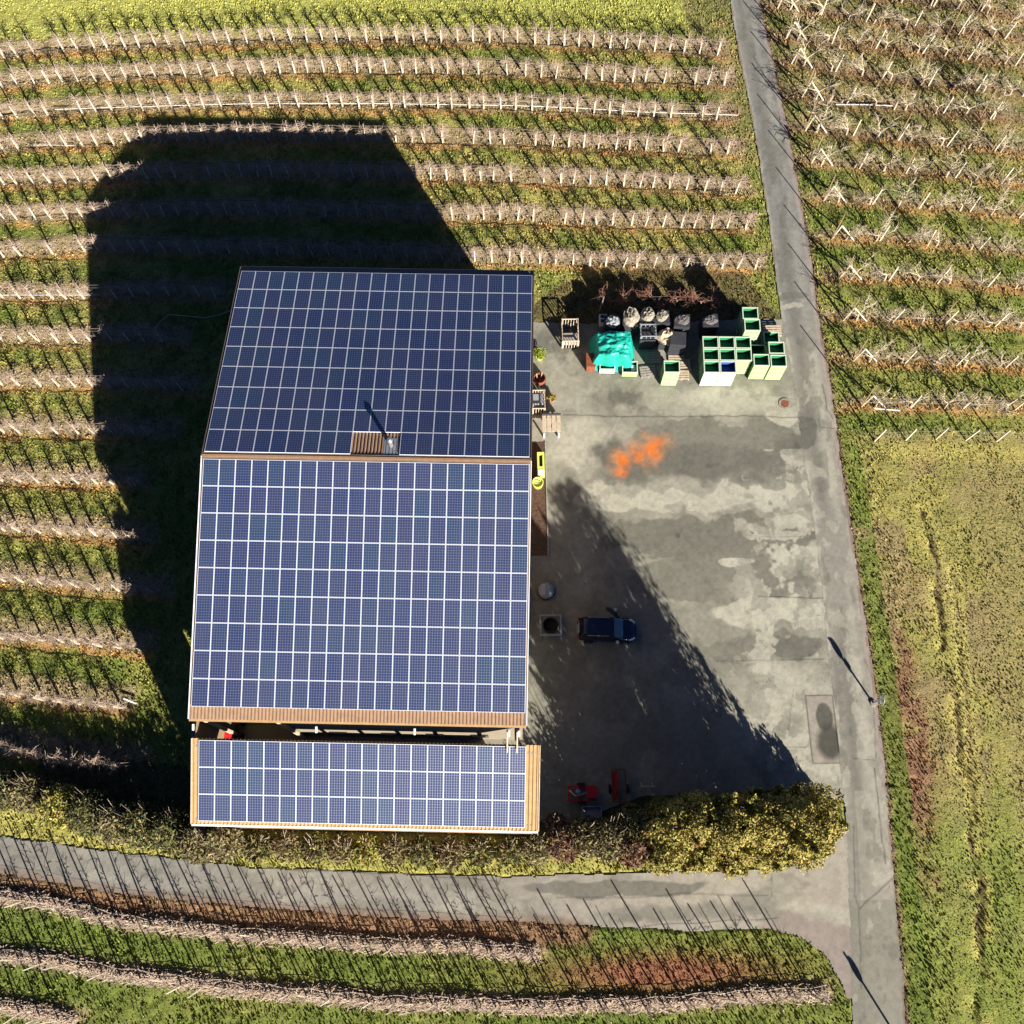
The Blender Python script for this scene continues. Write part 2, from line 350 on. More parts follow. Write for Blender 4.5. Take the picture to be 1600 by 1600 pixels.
    # bare dirt behind the bins, colour darkened to the outline of their cast shadow
    bd = inpoly(UP([(880,440),(1000,420),(1160,425),(1222,500),(1222,560),(828,560),(828,480)]), X, Y); mixc(BR*.4, bd*.7)
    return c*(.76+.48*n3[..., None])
EASTB = UP(EA[-1])
def flatmask(X, Y):
    m = inpoly(LANE, X, Y) | inpoly(TRACK, X, Y) | inpoly(YARD, X, Y) | ((X > -20.3) & (X < 1) & (Y < 15) & (Y > -21.5))
    return m
def axis(lo, hi, st):
    c = list(np.arange(lo, hi+1e-6, st)); a = []; b = []; x = hi; s = st
    while x < 900: s *= 1.6; x += s; b.append(x)
    x = lo; s = st
    while x > -900: s *= 1.6; x -= s; a.append(x)
    return np.array(a[::-1]+c+b)
xs = axis(-47, 46, .15); ys = axis(-36, 52, .15)
X, Y = np.meshgrid(xs, ys)
flat = flatmask(X, Y).astype(float)
dd = dline(DITCH, X+.9*(fbm(X, Y, 1.8, 42, 3)-.5), Y)
inside = (X > -60) & (X < 60) & (Y > -50) & (Y < 70)
mdw = ((X > 27)*(Y < 7))*1.0
Z = (fbm(X, Y, .45, 31, 3)-.5)*(.15-.10*mdw)+(fbm(X, Y, 2.2, 33, 2)-.5)*.10
nd = fbm(X, Y, 1.4, 41, 3); Z = Z-.16*np.exp(-(dd/.22)**2)*sst(.3, .55, nd)-.05*np.exp(-(dline(DITCH2, X, Y)/.25)**2)
Z = np.where(inside, Z, 0)-.02; Z = Z*(1-flat)-flat*.12
gc = ground_color(X, Y)
ny, nx = X.shape; idx = np.arange(ny*nx).reshape(ny, nx)
F = np.stack([idx[:-1,:-1], idx[:-1,1:], idx[1:,1:], idx[1:,:-1]], -1).reshape(-1, 4)
V = np.stack([X, Y, Z], -1).reshape(-1, 3)
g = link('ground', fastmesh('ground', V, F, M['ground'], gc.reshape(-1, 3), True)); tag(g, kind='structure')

# grass tufts
def tufts(n, box, fn, name, label, wd=.05, h=(.03, .13)):
    rng = np.random.default_rng(5)
    x = rng.uniform(box[0], box[1], n); y = rng.uniform(box[2], box[3], n)
    k = ~flatmask(x, y) & fn(x, y); x, y = x[k], y[k]; n = len(x)
    c = ground_color(x, y)*(1+(rng.uniform(.7, 1.6, (n, 1))-1)*(1-.55*((x > 27)*(y < 7)))[:, None])*np.array([1.02, 1, .95])
    a = rng.uniform(0, 6.28, n); md_ = (x > 27)*(y < 7); hh = rng.uniform(*h, n)*(1-.5*md_); ww = rng.uniform(.6, 1.5, n)*wd; ln = rng.uniform(-.6, .6, (n, 2))*hh[:, None]
    dx, dy = np.cos(a)*ww, np.sin(a)*ww; z0 = np.full(n, -.08)
    V = np.stack([np.stack([x-dx, y-dy, z0], -1), np.stack([x+dx, y+dy, z0], -1), np.stack([x+ln[:,0]+dx*.6, y+ln[:,1]+dy*.6, hh], -1), np.stack([x+ln[:,0]-dx*.6, y+ln[:,1]-dy*.6, hh*.9], -1)], 1).reshape(-1, 3)
    F = np.arange(4*n).reshape(n, 4)
    o = link(name, fastmesh(name, V, F, M['tuft'], np.repeat(c, 4, 0)))
    return tag(o, label, 'grass', kind='stuff')
tufts(330000, (-47, 46, -36, 52), lambda x, y: ~((x > -20.5) & (x < 0) & (y > -15) & (y < 15)), 'grass', 'rough yellow green grass and leaf litter over the fields')

# ---------------------------------------------------------------- paved sheets
def sheet(name, P, st, z, cf):
    x0, y0 = P.min(0); x1, y1 = P.max(0)
    xs = np.arange(x0, x1+st, st); ys = np.arange(y0, y1+st, st); X, Y = np.meshgrid(xs, ys)
    wob = .12*(fbm(X, Y, .8, 51, 3)-.5)*2
    cx = (X[:-1,:-1]+st/2+wob[:-1,:-1]); cy = (Y[:-1,:-1]+st/2+wob[:-1,:-1])
    k = inpoly(P, cx, cy); ny, nx = X.shape; idx = np.arange(ny*nx).reshape(ny, nx)
    F = np.stack([idx[:-1,:-1], idx[:-1,1:], idx[1:,1:], idx[1:,:-1]], -1)[k]
    used = np.unique(F); mp = np.full(ny*nx, -1); mp[used] = np.arange(len(used)); F = mp[F]
    Vx, Vy = X.ravel()[used], Y.ravel()[used]
    V = np.stack([Vx, Vy, np.full(len(Vx), z)], -1)
    o = link(name, fastmesh(name, V, F, M['pave'], cf(Vx, Vy))); return tag(o, kind='structure')
BRI, MID, DRK = NP3(.41,.39,.315), NP3(.195,.188,.152), NP3(.128,.123,.102)
def blob(X, Y, u, v, ru, rv, ang=0, wob=.9, soft=.07, seed=0):
    wob = wob*1.7; c = U(u, v); x = X-c[0]+wob*(fbm(X, Y, 1.6, 60+seed, 4)-.5)*2; y = Y-c[1]+wob*(fbm(X, Y, 1.6, 90+seed, 4)-.5)*2
    a = R(ang); xr = x*math.cos(a)+y*math.sin(a); yr = -x*math.sin(a)+y*math.cos(a)
    d = np.sqrt((xr/(ru/21.))**2+(yr/(rv/21.))**2); return 1-sst(1-soft, 1+soft, d)
def yard_color(X, Y):
    n1 = fbm(X, Y, 4, 11); n2 = fbm(X, Y, .9, 12); n3 = fbm(X, Y, .25, 13, 2)
    c = np.zeros((len(X), 3)); c[:] = MID*1.22
    def mixc(col, w_):
        nonlocal c; w_ = np.clip(w_, 0, 1)[:, None]; c = c*(1-w_)+col*w_
    mixc(BRI*.85, sst(.4, .65, n1)*.6)
    mixc(DRK*.9, .8*blob(X, Y, 880, 540, 55, 40, wob=1.3, soft=.5)*sst(.35, .6, n2))
    mixc(DRK*.92, .9*blob(X, Y, 960, 620, 45, 30, wob=1.0, soft=.4)*sst(.3, .55, n2))
    mixc(BRI*.92, blob(X, Y, 1150, 625, 95, 24, wob=.5, soft=.4)); mixc(BRI*.95, blob(X, Y, 900, 690, 48, 45, wob=.5, soft=.3))
    mixc(MID*.95, blob(X, Y, 1130, 690, 150, 38, wob=.9)); mixc(DRK*1.1, blob(X, Y, 1080, 725, 150, 30, wob=.7, soft=.3)); mixc(DRK*1.05, blob(X, Y, 945, 712, 28, 22, wob=.6, soft=.4))
    mixc(DRK, blob(X, Y, 1240, 700, 30, 30, wob=.5)*.7)
    mixc(BRI, blob(X, Y, 1190, 775, 95, 24, wob=.9)); mixc(BRI, blob(X, Y, 1040, 785, 75, 14, -6, wob=.7)); mixc(BRI*.97, blob(X, Y, 1225, 650, 30, 16, wob=.5))
    mixc(BRI, blob(X, Y, 955, 775, 60, 28, wob=.5)); mixc(MID*.85, blob(X, Y, 1110, 840, 175, 34, wob=.7)); mixc(MID*.95, blob(X, Y, 1120, 905, 150, 38, wob=.5))
    mixc(BRI, blob(X, Y, 1145, 881, 24, 8, wob=.3)); mixc(BRI, blob(X, Y, 1240, 885, 45, 34, wob=.9)); mixc(BRI, blob(X, Y, 1215, 835, 40, 12, wob=.5)*.8)
    mixc(BRI*1.02, blob(X, Y, 1205, 957, 90, 20, wob=.5)); mixc(MID*.95, blob(X, Y, 1180, 1010, 95, 20, wob=.6)); mixc(DRK*1.1, blob(X, Y, 1240, 1010, 40, 15, wob=.5)*.8)
    mixc(BRI*.92, blob(X, Y, 1235, 1110, 90, 75, wob=.9, soft=.25)); mixc(MID*1.25, blob(X, Y, 1220, 1150, 35, 30, wob=.8, soft=.5)); mixc(BRI*.8, blob(X, Y, 1270, 1225, 60, 25, wob=.3))
    mixc(DRK*.55, blob(X, Y, 1247, 710, 7, 24, 3, wob=.15, soft=.35)*.8); mixc(DRK*.6, blob(X, Y, 1057, 836, 4, 4, wob=.1)*.8); mixc(DRK*.7, blob(X, Y, 1110, 727, 8, 4, wob=.2, soft=.5)*.6)
    # flaking pale crust with lobed edges
    fl1 = fbm(X, Y, 1.7, 24, 5); rgt = sst(13, 17, X)*(Y < 6)
    mixc(BRI*1.03, rgt*sst(.53, .56, fl1)*.8); mixc(MID*.95, rgt*sst(.60, .63, fbm(X+9, Y, 1.3, 25, 5))*.5); mixc(DRK*1.1, sst(.62, .66, fbm(X-7, Y+3, 2.4, 27, 5))*.35)
    cr_ = np.abs(fbm(X, Y, 1.5, 29, 4)-.5); c = c*(1-.35*np.exp(-(cr_/.004)**2)*rgt*(Y < -6))[:, None]
    # framed repair patch with an oily stain
    fr = UP([(1258,1087),(1300,1086),(1313,1192),(1270,1193)]); ins = inpoly(fr, X, Y); mixc(NP3(.30,.265,.225), ins*.8)
    mixc(DRK*.6, blob(X, Y, 1288, 1120, 13, 20, wob=.08)*.85); mixc(DRK*.45, blob(X, Y, 1296, 1160, 17, 26, wob=.1, soft=.3)*.9)
    c = c*(1-.65*np.exp(-(dline(np.vstack([fr, fr[:1]]), X, Y)/.045)**2))[:, None]
    # orange powder stain
    o1 = blob(X, Y, 968, 722, 15, 24, wob=.5, soft=.5, seed=3); o2 = blob(X, Y, 1012, 706, 32, 20, 20, wob=.7, soft=.6, seed=4); oo = np.maximum(o1, o2)
    nf = fbm(X, Y, .5, 23, 4)
    mixc(NP3(.42,.20,.10), oo*.8*sst(.1, .6, nf)); mixc(NP3(.68,.17,.025), .95*np.maximum(blob(X, Y, 973, 726, 10, 17, wob=.25, soft=.6), np.maximum(blob(X, Y, 1000, 712, 12, 10, wob=.25, soft=.6), blob(X, Y, 1022, 704, 13, 14, 15, wob=.3, soft=.7)))*sst(.15, .75, nf))
    # joints and cracks
    for ln, wdt, am in (([(880,648),(960,651),(1060,651),(1160,650),(1310,655)], .05, .55), ([(1185,932),(1290,935)], .04, .6), ([(1120,1033),(1300,1030)], .03, .45), ([(1160,838),(1280,840)], .03, .3), ([(1225,1168),(1258,1167)], .04, .5), ([(1240,1075),(1232,1140)], .03, .35), ([(1060,600),(1130,598)], .03, .25), ([(970,650),(938,705)], .03, -.25)):
        c = c*(1-am*np.exp(-(dline(densify(UP(ln), .5)+.0, X+.1*(fbm(X, Y, .7, 77, 3)-.5), Y+.14*(fbm(X, Y, .7, 78, 3)-.5))/wdt)**2))[:, None]
    return c*(.80+.34*n3+.22*(n2-.5)+.08*(fbm(X, Y, .12, 71, 2)-.5))[:, None]
def lane_color(X, Y):
    n1 = fbm(X, Y/2.5, 2.2, 14); n2 = fbm(X, Y, .7, 15); n3 = fbm(X, Y, .25, 16, 2)
    c = np.zeros((len(X), 3)); c[:] = NP3(.25,.235,.20)
    L, Rr = UP(LANE_L), UP(LANE_R)
    l = np.interp(Y, L[::-1,1], L[::-1,0]); r = np.interp(Y, Rr[::-1,1], Rr[::-1,0]); t = (X-l)/(r-l)
    def mixc(col, w_):
        nonlocal c; w_ = np.clip(w_, 0, 1)[:, None]; c = c*(1-w_)+col*w_
    mixc(NP3(.21,.205,.19), sst(12, 20, Y)); mixc(BRI*.9, np.exp(-((t-.66)/.16)**2)*.75*sst(.35, .6, n1)*(1-sst(12, 20, Y)*.6)); mixc(DRK*1.05, np.exp(-((t-.33)/.14)**2)*.6*sst(.3, .5, n1))
    mixc(BRI*.95, np.exp(-((t-.03)/.05)**2)*.8*((Y < 17)*(Y > -20)*sst(.35, .6, n2)+(Y >= 17)*.8)); mixc(NP3(.33,.27,.24), sst(.84, .9, t)*.7)
    mixc(NP3(.31,.285,.235), (Y < -19)*.65*(t > .25)); mixc(MID*1.05, (Y < -26)*.6)
    mixc(DRK*1.0, sst(.60, .66, fbm(X*2, Y, 2.0, 81, 5))*.45); mixc(BRI*.95, sst(.60, .63, fbm(X*2, Y+5, 1.6, 82, 5))*.5*(Y < 14)); mixc(MID*.8, .5*np.exp(-((t-.5)/.05)**2)*(Y > 12)*sst(.4, .6, n2))
    mixc(DRK*.9, blob(X, Y, 1258, 675, 17, 24, wob=.4)*.85); mixc(BRI, blob(X, Y, 1232, 478, 22, 5, 3, wob=.25)*.7); mixc(DRK, blob(X, Y, 1236, 463, 26, 7, wob=.3)*.6)
    for ln, wdt, am in (([(1313,1040),(1322,1140),(1330,1200),(1368,1190)], .03, .0), ([(1366,1200),(1378,1310),(1384,1350)], .045, .6), ([(1285,600),(1292,640),(1302,655)], .05, .55), ([(1278,655),(1282,668),(1303,670)], .04, .5), ([(1335,1185),(1368,1187),(1364,1060),(1350,1030)], .035, .45), ([(1342,1420),(1370,1395),(1394,1372)], .06, .5), ([(1333,1290),(1336,1400),(1342,1420),(1346,1545)], .04, .45), ([(1303,690),(1320,780),(1345,960)], .035, .3)):
        c = c*(1-am*np.exp(-(dline(densify(UP(ln), .5), X+.1*(fbm(X, Y, .7, 77, 3)-.5), Y+.14*(fbm(X, Y, .7, 78, 3)-.5))/wdt)**2))[:, None]
    mixc(BR*.8, (np.minimum(t, 1-t) < .05)*sst(.4, .6, n2)*.7*((Y > 17) | (t > .5)))
    return c*(.86+.28*n3+.2*(n2-.5))[:, None]
def track_color(X, Y):
    n1 = fbm(X/3, Y, 1.5, 17); n2 = fbm(X, Y, .8, 18); n3 = fbm(X, Y, .25, 19, 2)
    c = np.zeros((len(X), 3)); c[:] = NP3(.235,.22,.19)
    def mixc(col, w_):
        nonlocal c; w_ = np.clip(w_, 0, 1)[:, None]; c = c*(1-w_)+col*w_
    mixc(NP3(.36,.325,.27), .8*sst(-6, 8, X)); mixc(NP3(.30,.29,.26), (X < -4)*sst(.45, .7, n1)*.6)
    mixc(DRK*1.2, sst(.56, .66, fbm(X/2, Y, 1.3, 83, 5))*.5); mixc(BRI*.9, sst(.60, .64, fbm(X/2+4, Y, 1.1, 84, 5))*.35)
    mixc(DRK, blob(X, Y, 960, 1388, 130, 11, wob=.25)*.75); mixc(DRK*1.1, blob(X, Y, 1060, 1428, 110, 12, wob=.4, soft=.4)*.6)
    mixc(NP3(.27,.225,.20), inpoly(UP([(1180,1450),(1240,1425),(1290,1435),(1336,1450),(1340,1600),(1300,1600)]), X+.6*(n2-.5), Y)*.85)
    mixc(BRI*.95, blob(X, Y, 1290, 1425, 60, 10, -14, wob=.5, soft=.6)*.6); mixc(RU, sst(.75, 0, dline(TRACK[26:], X, Y))*.45)
    for ln, wdt, am in (([(870,1402),(1000,1402),(1060,1396),(1200,1400)], .05, .4), ([(1205,1362),(1206,1400)], .03, .4)):
        c = c*(1-am*np.exp(-(dline(densify(UP(ln), .5), X, Y+.1*(n2-.5))/wdt)**2))[:, None]
    return c*(.84+.32*n3+.2*(n2-.5))[:, None]
sheet('farmyard', YARD, .075, .030, yard_color)
sheet('track', TRACK, .085, .034, track_color)
sheet('road', LANE, .075, .038, lane_color)

# manhole
mb = MB(); mb.lathe([(.62, .0), (.62, .012), (.40, .02)], 28, m=1); mb.lathe([(.40, .02), (.40, .055), (.27, .055), (.27, .02), (.0, .02)], 28, m=0)
c = U(1226, 631); o = thing('drain_cover', (c[0], c[1], .034), 'round drain cover in a pale ring beside the lane', 'drain cover')
mb2 = MB(); mb2.lathe([(.46, .0), (.46, .045), (.30, .045), (.30, .01)], 28); mb2.build('ring', M['stone'], o)
mb2 = MB(); mb2.lathe([(.29, .03), (.0, .032)], 20); mb2.build('lid', M['rust'], o)

# ---------------------------------------------------------------- main barn
PSI = -.0367; PIT = .2176; HR = 14.0; GAP = .0; S = 1.665
BT = Matrix.Translation((0, 0, HR)) @ Matrix.Rotation(PSI, 4, 'Z')
GG = .2327
def slope_T(sgn, pit): # local: x along ridge, y distance down slope, z normal
    if sgn > 0: return Matrix.Rotation(-pit, 4, 'X')
    return Matrix.Rotation(math.pi, 4, 'Z') @ Matrix.Rotation(-pit, 4, 'X')
barn = thing('barn', (0, 0, 0), 'large gabled barn whose whole roof is covered in solar panels', 'barn')
barn.matrix_world = BT
def ribbed(mb, x0, x1, y0, y1, z, T, pitch=.22, hgt=.05, m=0, along='y'):
    n = int(round((x1-x0)/pitch)); xs_ = []
    for i in range(n):
        a = x0+(x1-x0)*i/n; p = (x1-x0)/n
        xs_ += [(a, z), (a+p*.2, z+hgt), (a+p*.5, z+hgt), (a+p*.7, z)]
    xs_.append((x1, z)); b = len(mb.v)
    for (x, zz) in xs_:
        mb.v.append(tuple(T @ Vector((x, y0, zz)))); mb.v.append(tuple(T @ Vector((x, y1, zz))))
    for i in range(len(xs_)-1): mb.f.append((b+2*i, b+2*i+2, b+2*i+3, b+2*i+1)); mb.m.append(m)
def pv_mesh(list_cells, T, zoff, sgn):
    # list of (x0, y0, rnd); returns mesh of panels in barn space
    V = []; Fc = []; mi = []; uvs = []; rn = []
    for (x, y, r_) in list_cells:
        wx, wy, fr = .985, 1.648, .024; z0, z1 = zoff, zoff+.05
        def add(q, m, uvq): 
            b = len(V); V.extend([tuple(T @ Vector(p)) for p in q]); Fc.append((b, b+1, b+2, b+3)); mi.append(m); uvs.extend(uvq); rn.extend([r_]*4)
        X0, X1, Y0, Y1 = x+.005, x+.005+wx, y+.005, y+.005+wy
        O = [(X0,Y0),(X1,Y0),(X1,Y1),(X0,Y1)]; I = [(X0+fr,Y0+fr),(X1-fr,Y0+fr),(X1-fr,Y1-fr),(X0+fr,Y1-fr)]
        z = [(0, 0)]*4
        for k in range(4):
            k2 = (k+1) % 4; add([(*O[k], z1), (*O[k2], z1), (*I[k2], z1), (*I[k], z1)], 0, z); add([(*O[k], z0), (*O[k2], z0), (*O[k2], z1), (*O[k], z1)], 0, z)
        add([(*I[0], z1-.006), (*I[1], z1-.006), (*I[2], z1-.006), (*I[3], z1-.006)], 1, [(0, 0), (1, 0), (1, 1), (0, 1)])
    me = bpy.data.meshes.new('solar_panel'); me.from_pydata(V, [], Fc); me.materials.append(M['alu']); me.materials.append(M['pv'])
    me.polygons.foreach_set('material_index', mi); u = me.uv_layers.new(name='UVMap')
    u.data.foreach_set('uv', np.array([uvs[i] for f in Fc for i in f], 'f').ravel())
    a = me.attributes.new('rnd', 'FLOAT', 'POINT'); a.data.foreach_set('value', rn); me.update(); return me
# roof slopes
for sgn, nm in ((1, 'north'), (-1, 'south')):
    T = slope_T(sgn, PIT)
    # for sgn>0 x runs -20..0 ; rotated slope has x flipped
    xa, xb = (-20.12, .08) if sgn > 0 else (-.08, 20.12)
    L = GG+9*S
    ext = .45 if sgn > 0 else .74
    rf = MB(); rf.box(xa, xb, -.0 if sgn > 0 else -.0, L+ext-.03, -.16, -.075, T=T)
    roof = rf.build('roof', M['gutter'], barn)
    if sgn < 0: tag(roof, 'south slope of the barn roof with a strip of bare brown sheeting at the eave')
    sh = MB(); ribbed(sh, xa, xb, .12, L+(ext if sgn < 0 else .06), -.05, T, pitch=.215); sh.build('brown_sheeting', M['roof'], roof)
    # eave gutter, verge boards; north gutter widened dark to paint the shaded eave strip
    gt = MB(); gt.box(xa, xb, L+(ext+.005 if sgn < 0 else .07), L+ext+.14, -.2, -.07, T=T); gt.build('gutter', M['gutter'] if sgn > 0 else M['roof_tan'], roof)
    for va in (xb+.002, xa-.05): vb = MB(); vb.box(va, va+.048, 0, L+ext, -.2, .03, T=T); vb.build('verge_board', M['alu'] if sgn < 0 else M['gutter'], roof)
    cells = [(i, j) for j in range(9) for i in range(20)]
    if sgn > 0: cells = [c_ for c_ in cells if not (c_[1] == 0 and c_[0] in (9, 10, 11))]
    rnd = random.Random(3+sgn)
    def xy(i): return (-20+i) if sgn > 0 else (19-i)
    allc = [(xy(i), GG+j*S, rnd.random()) for (i, j) in cells]
    if sgn < 0:
        # the hundred nearest the lens (lowest five rows) as parts, the rest as one
        allc.sort(key=lambda q: -q[1]); 
        for q in allc[:100]: link('solar_panel', pv_mesh([q], T, .03, sgn), barn)
        rest = allc[100:]; TS = T
    else: restN = allc; TN = T
m1 = pv_mesh(rest, TS, .03, -1); m2 = pv_mesh(restN, TN, .03, 1)
o = link('solar_panel', m1, barn); o['kind'] = 'stuff'; o2 = link('solar_panel', m2, barn); o2['kind'] = 'stuff'
# ridge cap
rc = MB(); rc.box(-20.14, .10, -.07, .07, -.02, .05); rc.box(-20.14, .10, -.20, -.075, -.055, .0); rc.box(-20.14, .10, .075, .20, -.055, .0); rc.build('ridge_cap', M['roof'], barn)
# chimney flue in the uncovered part
T = slope_T(1, PIT); ch = MB(); p0 = T @ Vector((-8.55, .95, 0))
ch.lathe([(.13, -.1), (.13, .75), (.11, .76)], 14, p0); ch.lathe([(.19, .84), (.2, .88), (.02, 1.0)], 14, p0); ch.lathe([(.15, .76), (.15, .83)], 14, p0)
chm = ch.build('flue', M['steel'], barn, smooth=False); b2 = MB(); b2.box(-9.0, -8.1, .25, 1.5, -.04, .0, T=T); b2.build('flue_flashing', M['grey'], chm)
# walls (hung below the ridge frame): eave height differs with slope
zN = -(GG+9*S+.2)*math.sin(PIT); yN = (GG+9*S-.2)*math.cos(PIT); yS = -15.25; wx0, wx1 = -19.9, -.12
wl = MB()
wl.quad((-15.4, yS, -HR), (wx1, yS, -HR), (wx1, yS, -3.7), (-15.4, yS, -3.7)); wl.quad((wx0, -12.2, -HR), (-15.4, -12.2, -HR), (-15.4, -12.2, -3.1), (wx0, -12.2, -3.1)); wl.quad((-15.4, -12.2, -HR), (-15.4, yS, -HR), (-15.4, yS, -3.7), (-15.4, -12.2, -3.1)); wl.quad((wx1, yN, -HR), (wx0, yN, -HR), (wx0, yN, -3.5), (wx1, yN, -3.5))
for x in (wx0, wx1):
    b = len(wl.v); wl.v += [(x, yS, -HR), (x, yN, -HR), (x, yN, -yN*math.tan(PIT)-.25), (x, 0, -.25), (x, yS, yS*math.tan(PIT)-.25)]; wl.f.append((b, b+1, b+2, b+3, b+4)); wl.m.append(0)
wall = wl.build('wall', M['wall'], barn)
dr = MB()
for y in (8.5, 2.5, -5.5): dr.box(wx1+.003, wx1+.06, y-2, y+2, -HR+.03, -HR+4.4)
dr.build('sliding_door', M['wood'], barn)
for x in (-12.5, -9, -6, -3): wn = MB(); wn.box(x-.6, x+.6, yS-.05, yS-.003, -HR+1.2, -HR+2.6); wn.build('window', M['glass'], barn)
# south eave posts and the pipes down to the shed
for x in (-19.7, -15.2):
    ps = MB(); ps.box(x-.09, x+.09, -15.5, -15.3, -HR, -3.72); ps.build('eave_post', M['palewood'], barn)
for x in (-.35, -.95, -6.6, -12.5, -19.9):
    k = MB(); k.tube([(x, -15.85, -3.72), (x, -16.2, -3.85)], .07, 8); k.build('gutter_outlet', M['white'], barn)
for x in (-.45, -1.05):
    k = MB(); k.tube([(x, -15.8, -3.9), (x, -16.1, -4.4), (x, -17.2, -5.6)], .05, 8); k.build('rain_pipe', M['palewood'], barn)

# ---------------------------------------------------------------- lower open shed
YLO, ZLO, PLO = -16.6031, -5.2602, .3524
shed = thing('shed', (0, 0, 0), 'long low lean-to shed with three rows of solar panels south of the barn', 'shed')
shed.matrix_world = BT @ Matrix.Translation((.10, YLO, ZLO))
T = slope_T(-1, PLO); xa, xb = -.82, 20.42   # in flipped frame: +x = west
sl_ = MB(); sl_.box(xa, xb, -.06, 3*S+.2, -.17, -.085, T=T); rf = sl_.build('roof', M['gutter'], shed)
sh = MB(); ribbed(sh, xa, xb, -.08, 3*S+.22, -.06, T, pitch=.235, hgt=.06); sh.build('tan_sheeting', M['roof_tan'], rf)
gt = MB(); gt.box(xa, xb, 3*S+.225, 3*S+.34, -.16, -.02, T=T); gt.build('gutter', M['white'], rf)
for va in (xb+.003, xa-.06): bm_ = MB(); bm_.box(va, va+.057, -.08, 3*S+.2, -.2, .03, T=T); bm_.build('verge_board', M['palewood'], rf)
rnd = random.Random(11)
for j in range(3):
    for i in range(20): link('solar_panel', pv_mesh([(i, j*S, rnd.random())], T, .03, -1), shed)
zb = -(HR+ZLO)
for x in (-20.1, -15, -10, -5, .45):
    for y, zt in ((-.35, -.35), (-4.5, -1.9)):
        k = MB(); k.box(x-.1, x+.1, y-.1, y+.1, zb, zt); k.build('post', M['greywood'], shed)
k = MB()
for y, zt in ((-.35, -.3), (-4.5, -1.85)): k.box(-20.2, .6, y-.08, y+.08, zt-.0, zt+.14)
k.build('beam', M['greywood'], shed)
bw = MB(); bw.box(-20.1, .5, -4.9, -4.8, zb, zb+5.2); bw.build('back_wall', M['wood'], shed); bw = MB(); q_ = [(-4.8, zb), (1.25, zb), (1.25, -.1), (-.2, -.25), (-4.8, -1.95)]
for xx in (-20.33, -20.25): bw.v += [(xx, y, z) for y, z in q_]
bw.f += [(0, 1, 2, 3, 4), (9, 8, 7, 6, 5)]+[(k, k+5, (k+1) % 5+5, (k+1) % 5) for k in range(5)]; bw.m = [0]*7
bw.build('side_wall', M['wood'], shed)
cc = MB(); 
fl = sheet('shed_floor', UP([(300,1130),(830,1140),(845,1290),(300,1290)]), .5, .026, lambda x, y: np.tile(NP3(.30,.27,.2), (len(x), 1)))

# ---------------------------------------------------------------- orchard
def spindle(seed, h=1.75, spread=.62, nb=16, dense=1.0, m=0):
    r = random.Random(seed); mb = MB()
    top = Vector((r.uniform(-.06, .06), r.uniform(-.06, .06), h*.98)); mb.tube([(0, 0, 0), (top.x*.5, top.y*.5, h*.5), top, top+Vector((r.uniform(-.05, .05), r.uniform(-.05, .05), h*.30))], [.045, .036, .028, .020], 5)
    for i in range(int(nb*dense)):
        z = r.uniform(.32, .98)*h; a = r.choice((0, math.pi))+r.gauss(0, .55); L = spread*r.uniform(.55, 1.25)*(1.15-.45*z/h)
        d = Vector((math.cos(a), math.sin(a)*.9, 0)); p0 = Vector((top.x*z/h, top.y*z/h, z)); p1 = p0+d*L*.5+Vector((0, 0, r.uniform(.0, .2))); p2 = p1+d*L*.5+Vector((r.uniform(-.1, .1), r.uniform(-.1, .1), r.uniform(-.25, .2)))
        mb.tube([p0, p1, p2], [.019, .014, .007], 3, cap=False)
        for q in range(int(3*dense)):
            t = r.uniform(.3, 1); s0 = p0.lerp(p1, t*2) if t < .5 else p1.lerp(p2, t*2-1); e = s0+Vector((r.gauss(0, .16), r.gauss(0, .2), r.uniform(-.05, .28)))
            mb.tube([s0, s0.lerp(e, .5)+Vector((r.gauss(0, .03), r.gauss(0, .03), 0)), e], [.011, .009, .005], 3, cap=False)
    return mb
def spreading(seed, m=0):
    r = random.Random(seed); tr = MB(); cr = MB(); h0 = r.uniform(.55, .8)
    lean = Vector((r.uniform(-.1, .1), r.uniform(-.1, .1), 0)); fk = Vector((0, 0, h0))+lean
    tr.tube([(0, 0, 0), lean*.5+Vector((0, 0, h0*.5)), fk], [.085, .07, .06], 6)
    def limb(p, d, L, rad, lev):
        pts = [p]; q = p.copy(); dd_ = d.normalized(); n = 4
        for i in range(n):
            dd_ = (dd_+Vector((r.gauss(0, .22), r.gauss(0, .22), r.gauss(0, .14)+(.10 if lev == 0 else -.03)))).normalized(); q = q+dd_*L/n; pts.append(q.copy())
            if lev < 2 and i > 0:
                for _ in range(3 if lev == 0 else 1):
                    limb(q, dd_+Vector((r.gauss(0, .9), r.gauss(0, .9), r.gauss(.1, .4))), L*r.uniform(.35, .6), rad*.5, lev+1)
        cr.tube(pts, [rad*(1-.75*i/n) for i in range(n+1)], 4 if lev == 0 else 3, cap=False)
    k = r.randint(4, 5)
    for i in range(k):
        a = r.choice((0, math.pi))+r.gauss(0, .75); limb(fk, Vector((math.cos(a), math.sin(a)*.4, r.uniform(.35, .8))), r.uniform(1.0, 1.5), .046, 0)
    return tr, cr
SP = [spindle(i, 1.75, .72, 20, 1.45).mesh('spindle_tree', M['bark']) for i in range(7)]
SPD = [spindle(30+i, 1.8, .78, 24, 1.5).mesh('spindle_tree', M['bark']) for i in range(6)]
SPS = [spindle(50+i, 2.2, .42, 10, 1.0).mesh('spindle_tree', M['bark']) for i in range(5)]
SR = []
for i in range(6):
    a, b = spreading(70+i); SR.append((a.mesh('trunk', M['bark2']), b.mesh('branches', M['bark2'])))
RD = []
for i in range(4):
    a, b = spreading(90+i); RD.append((a.mesh('trunk', M['redbark']), b.mesh('branches', M['redbark'])))
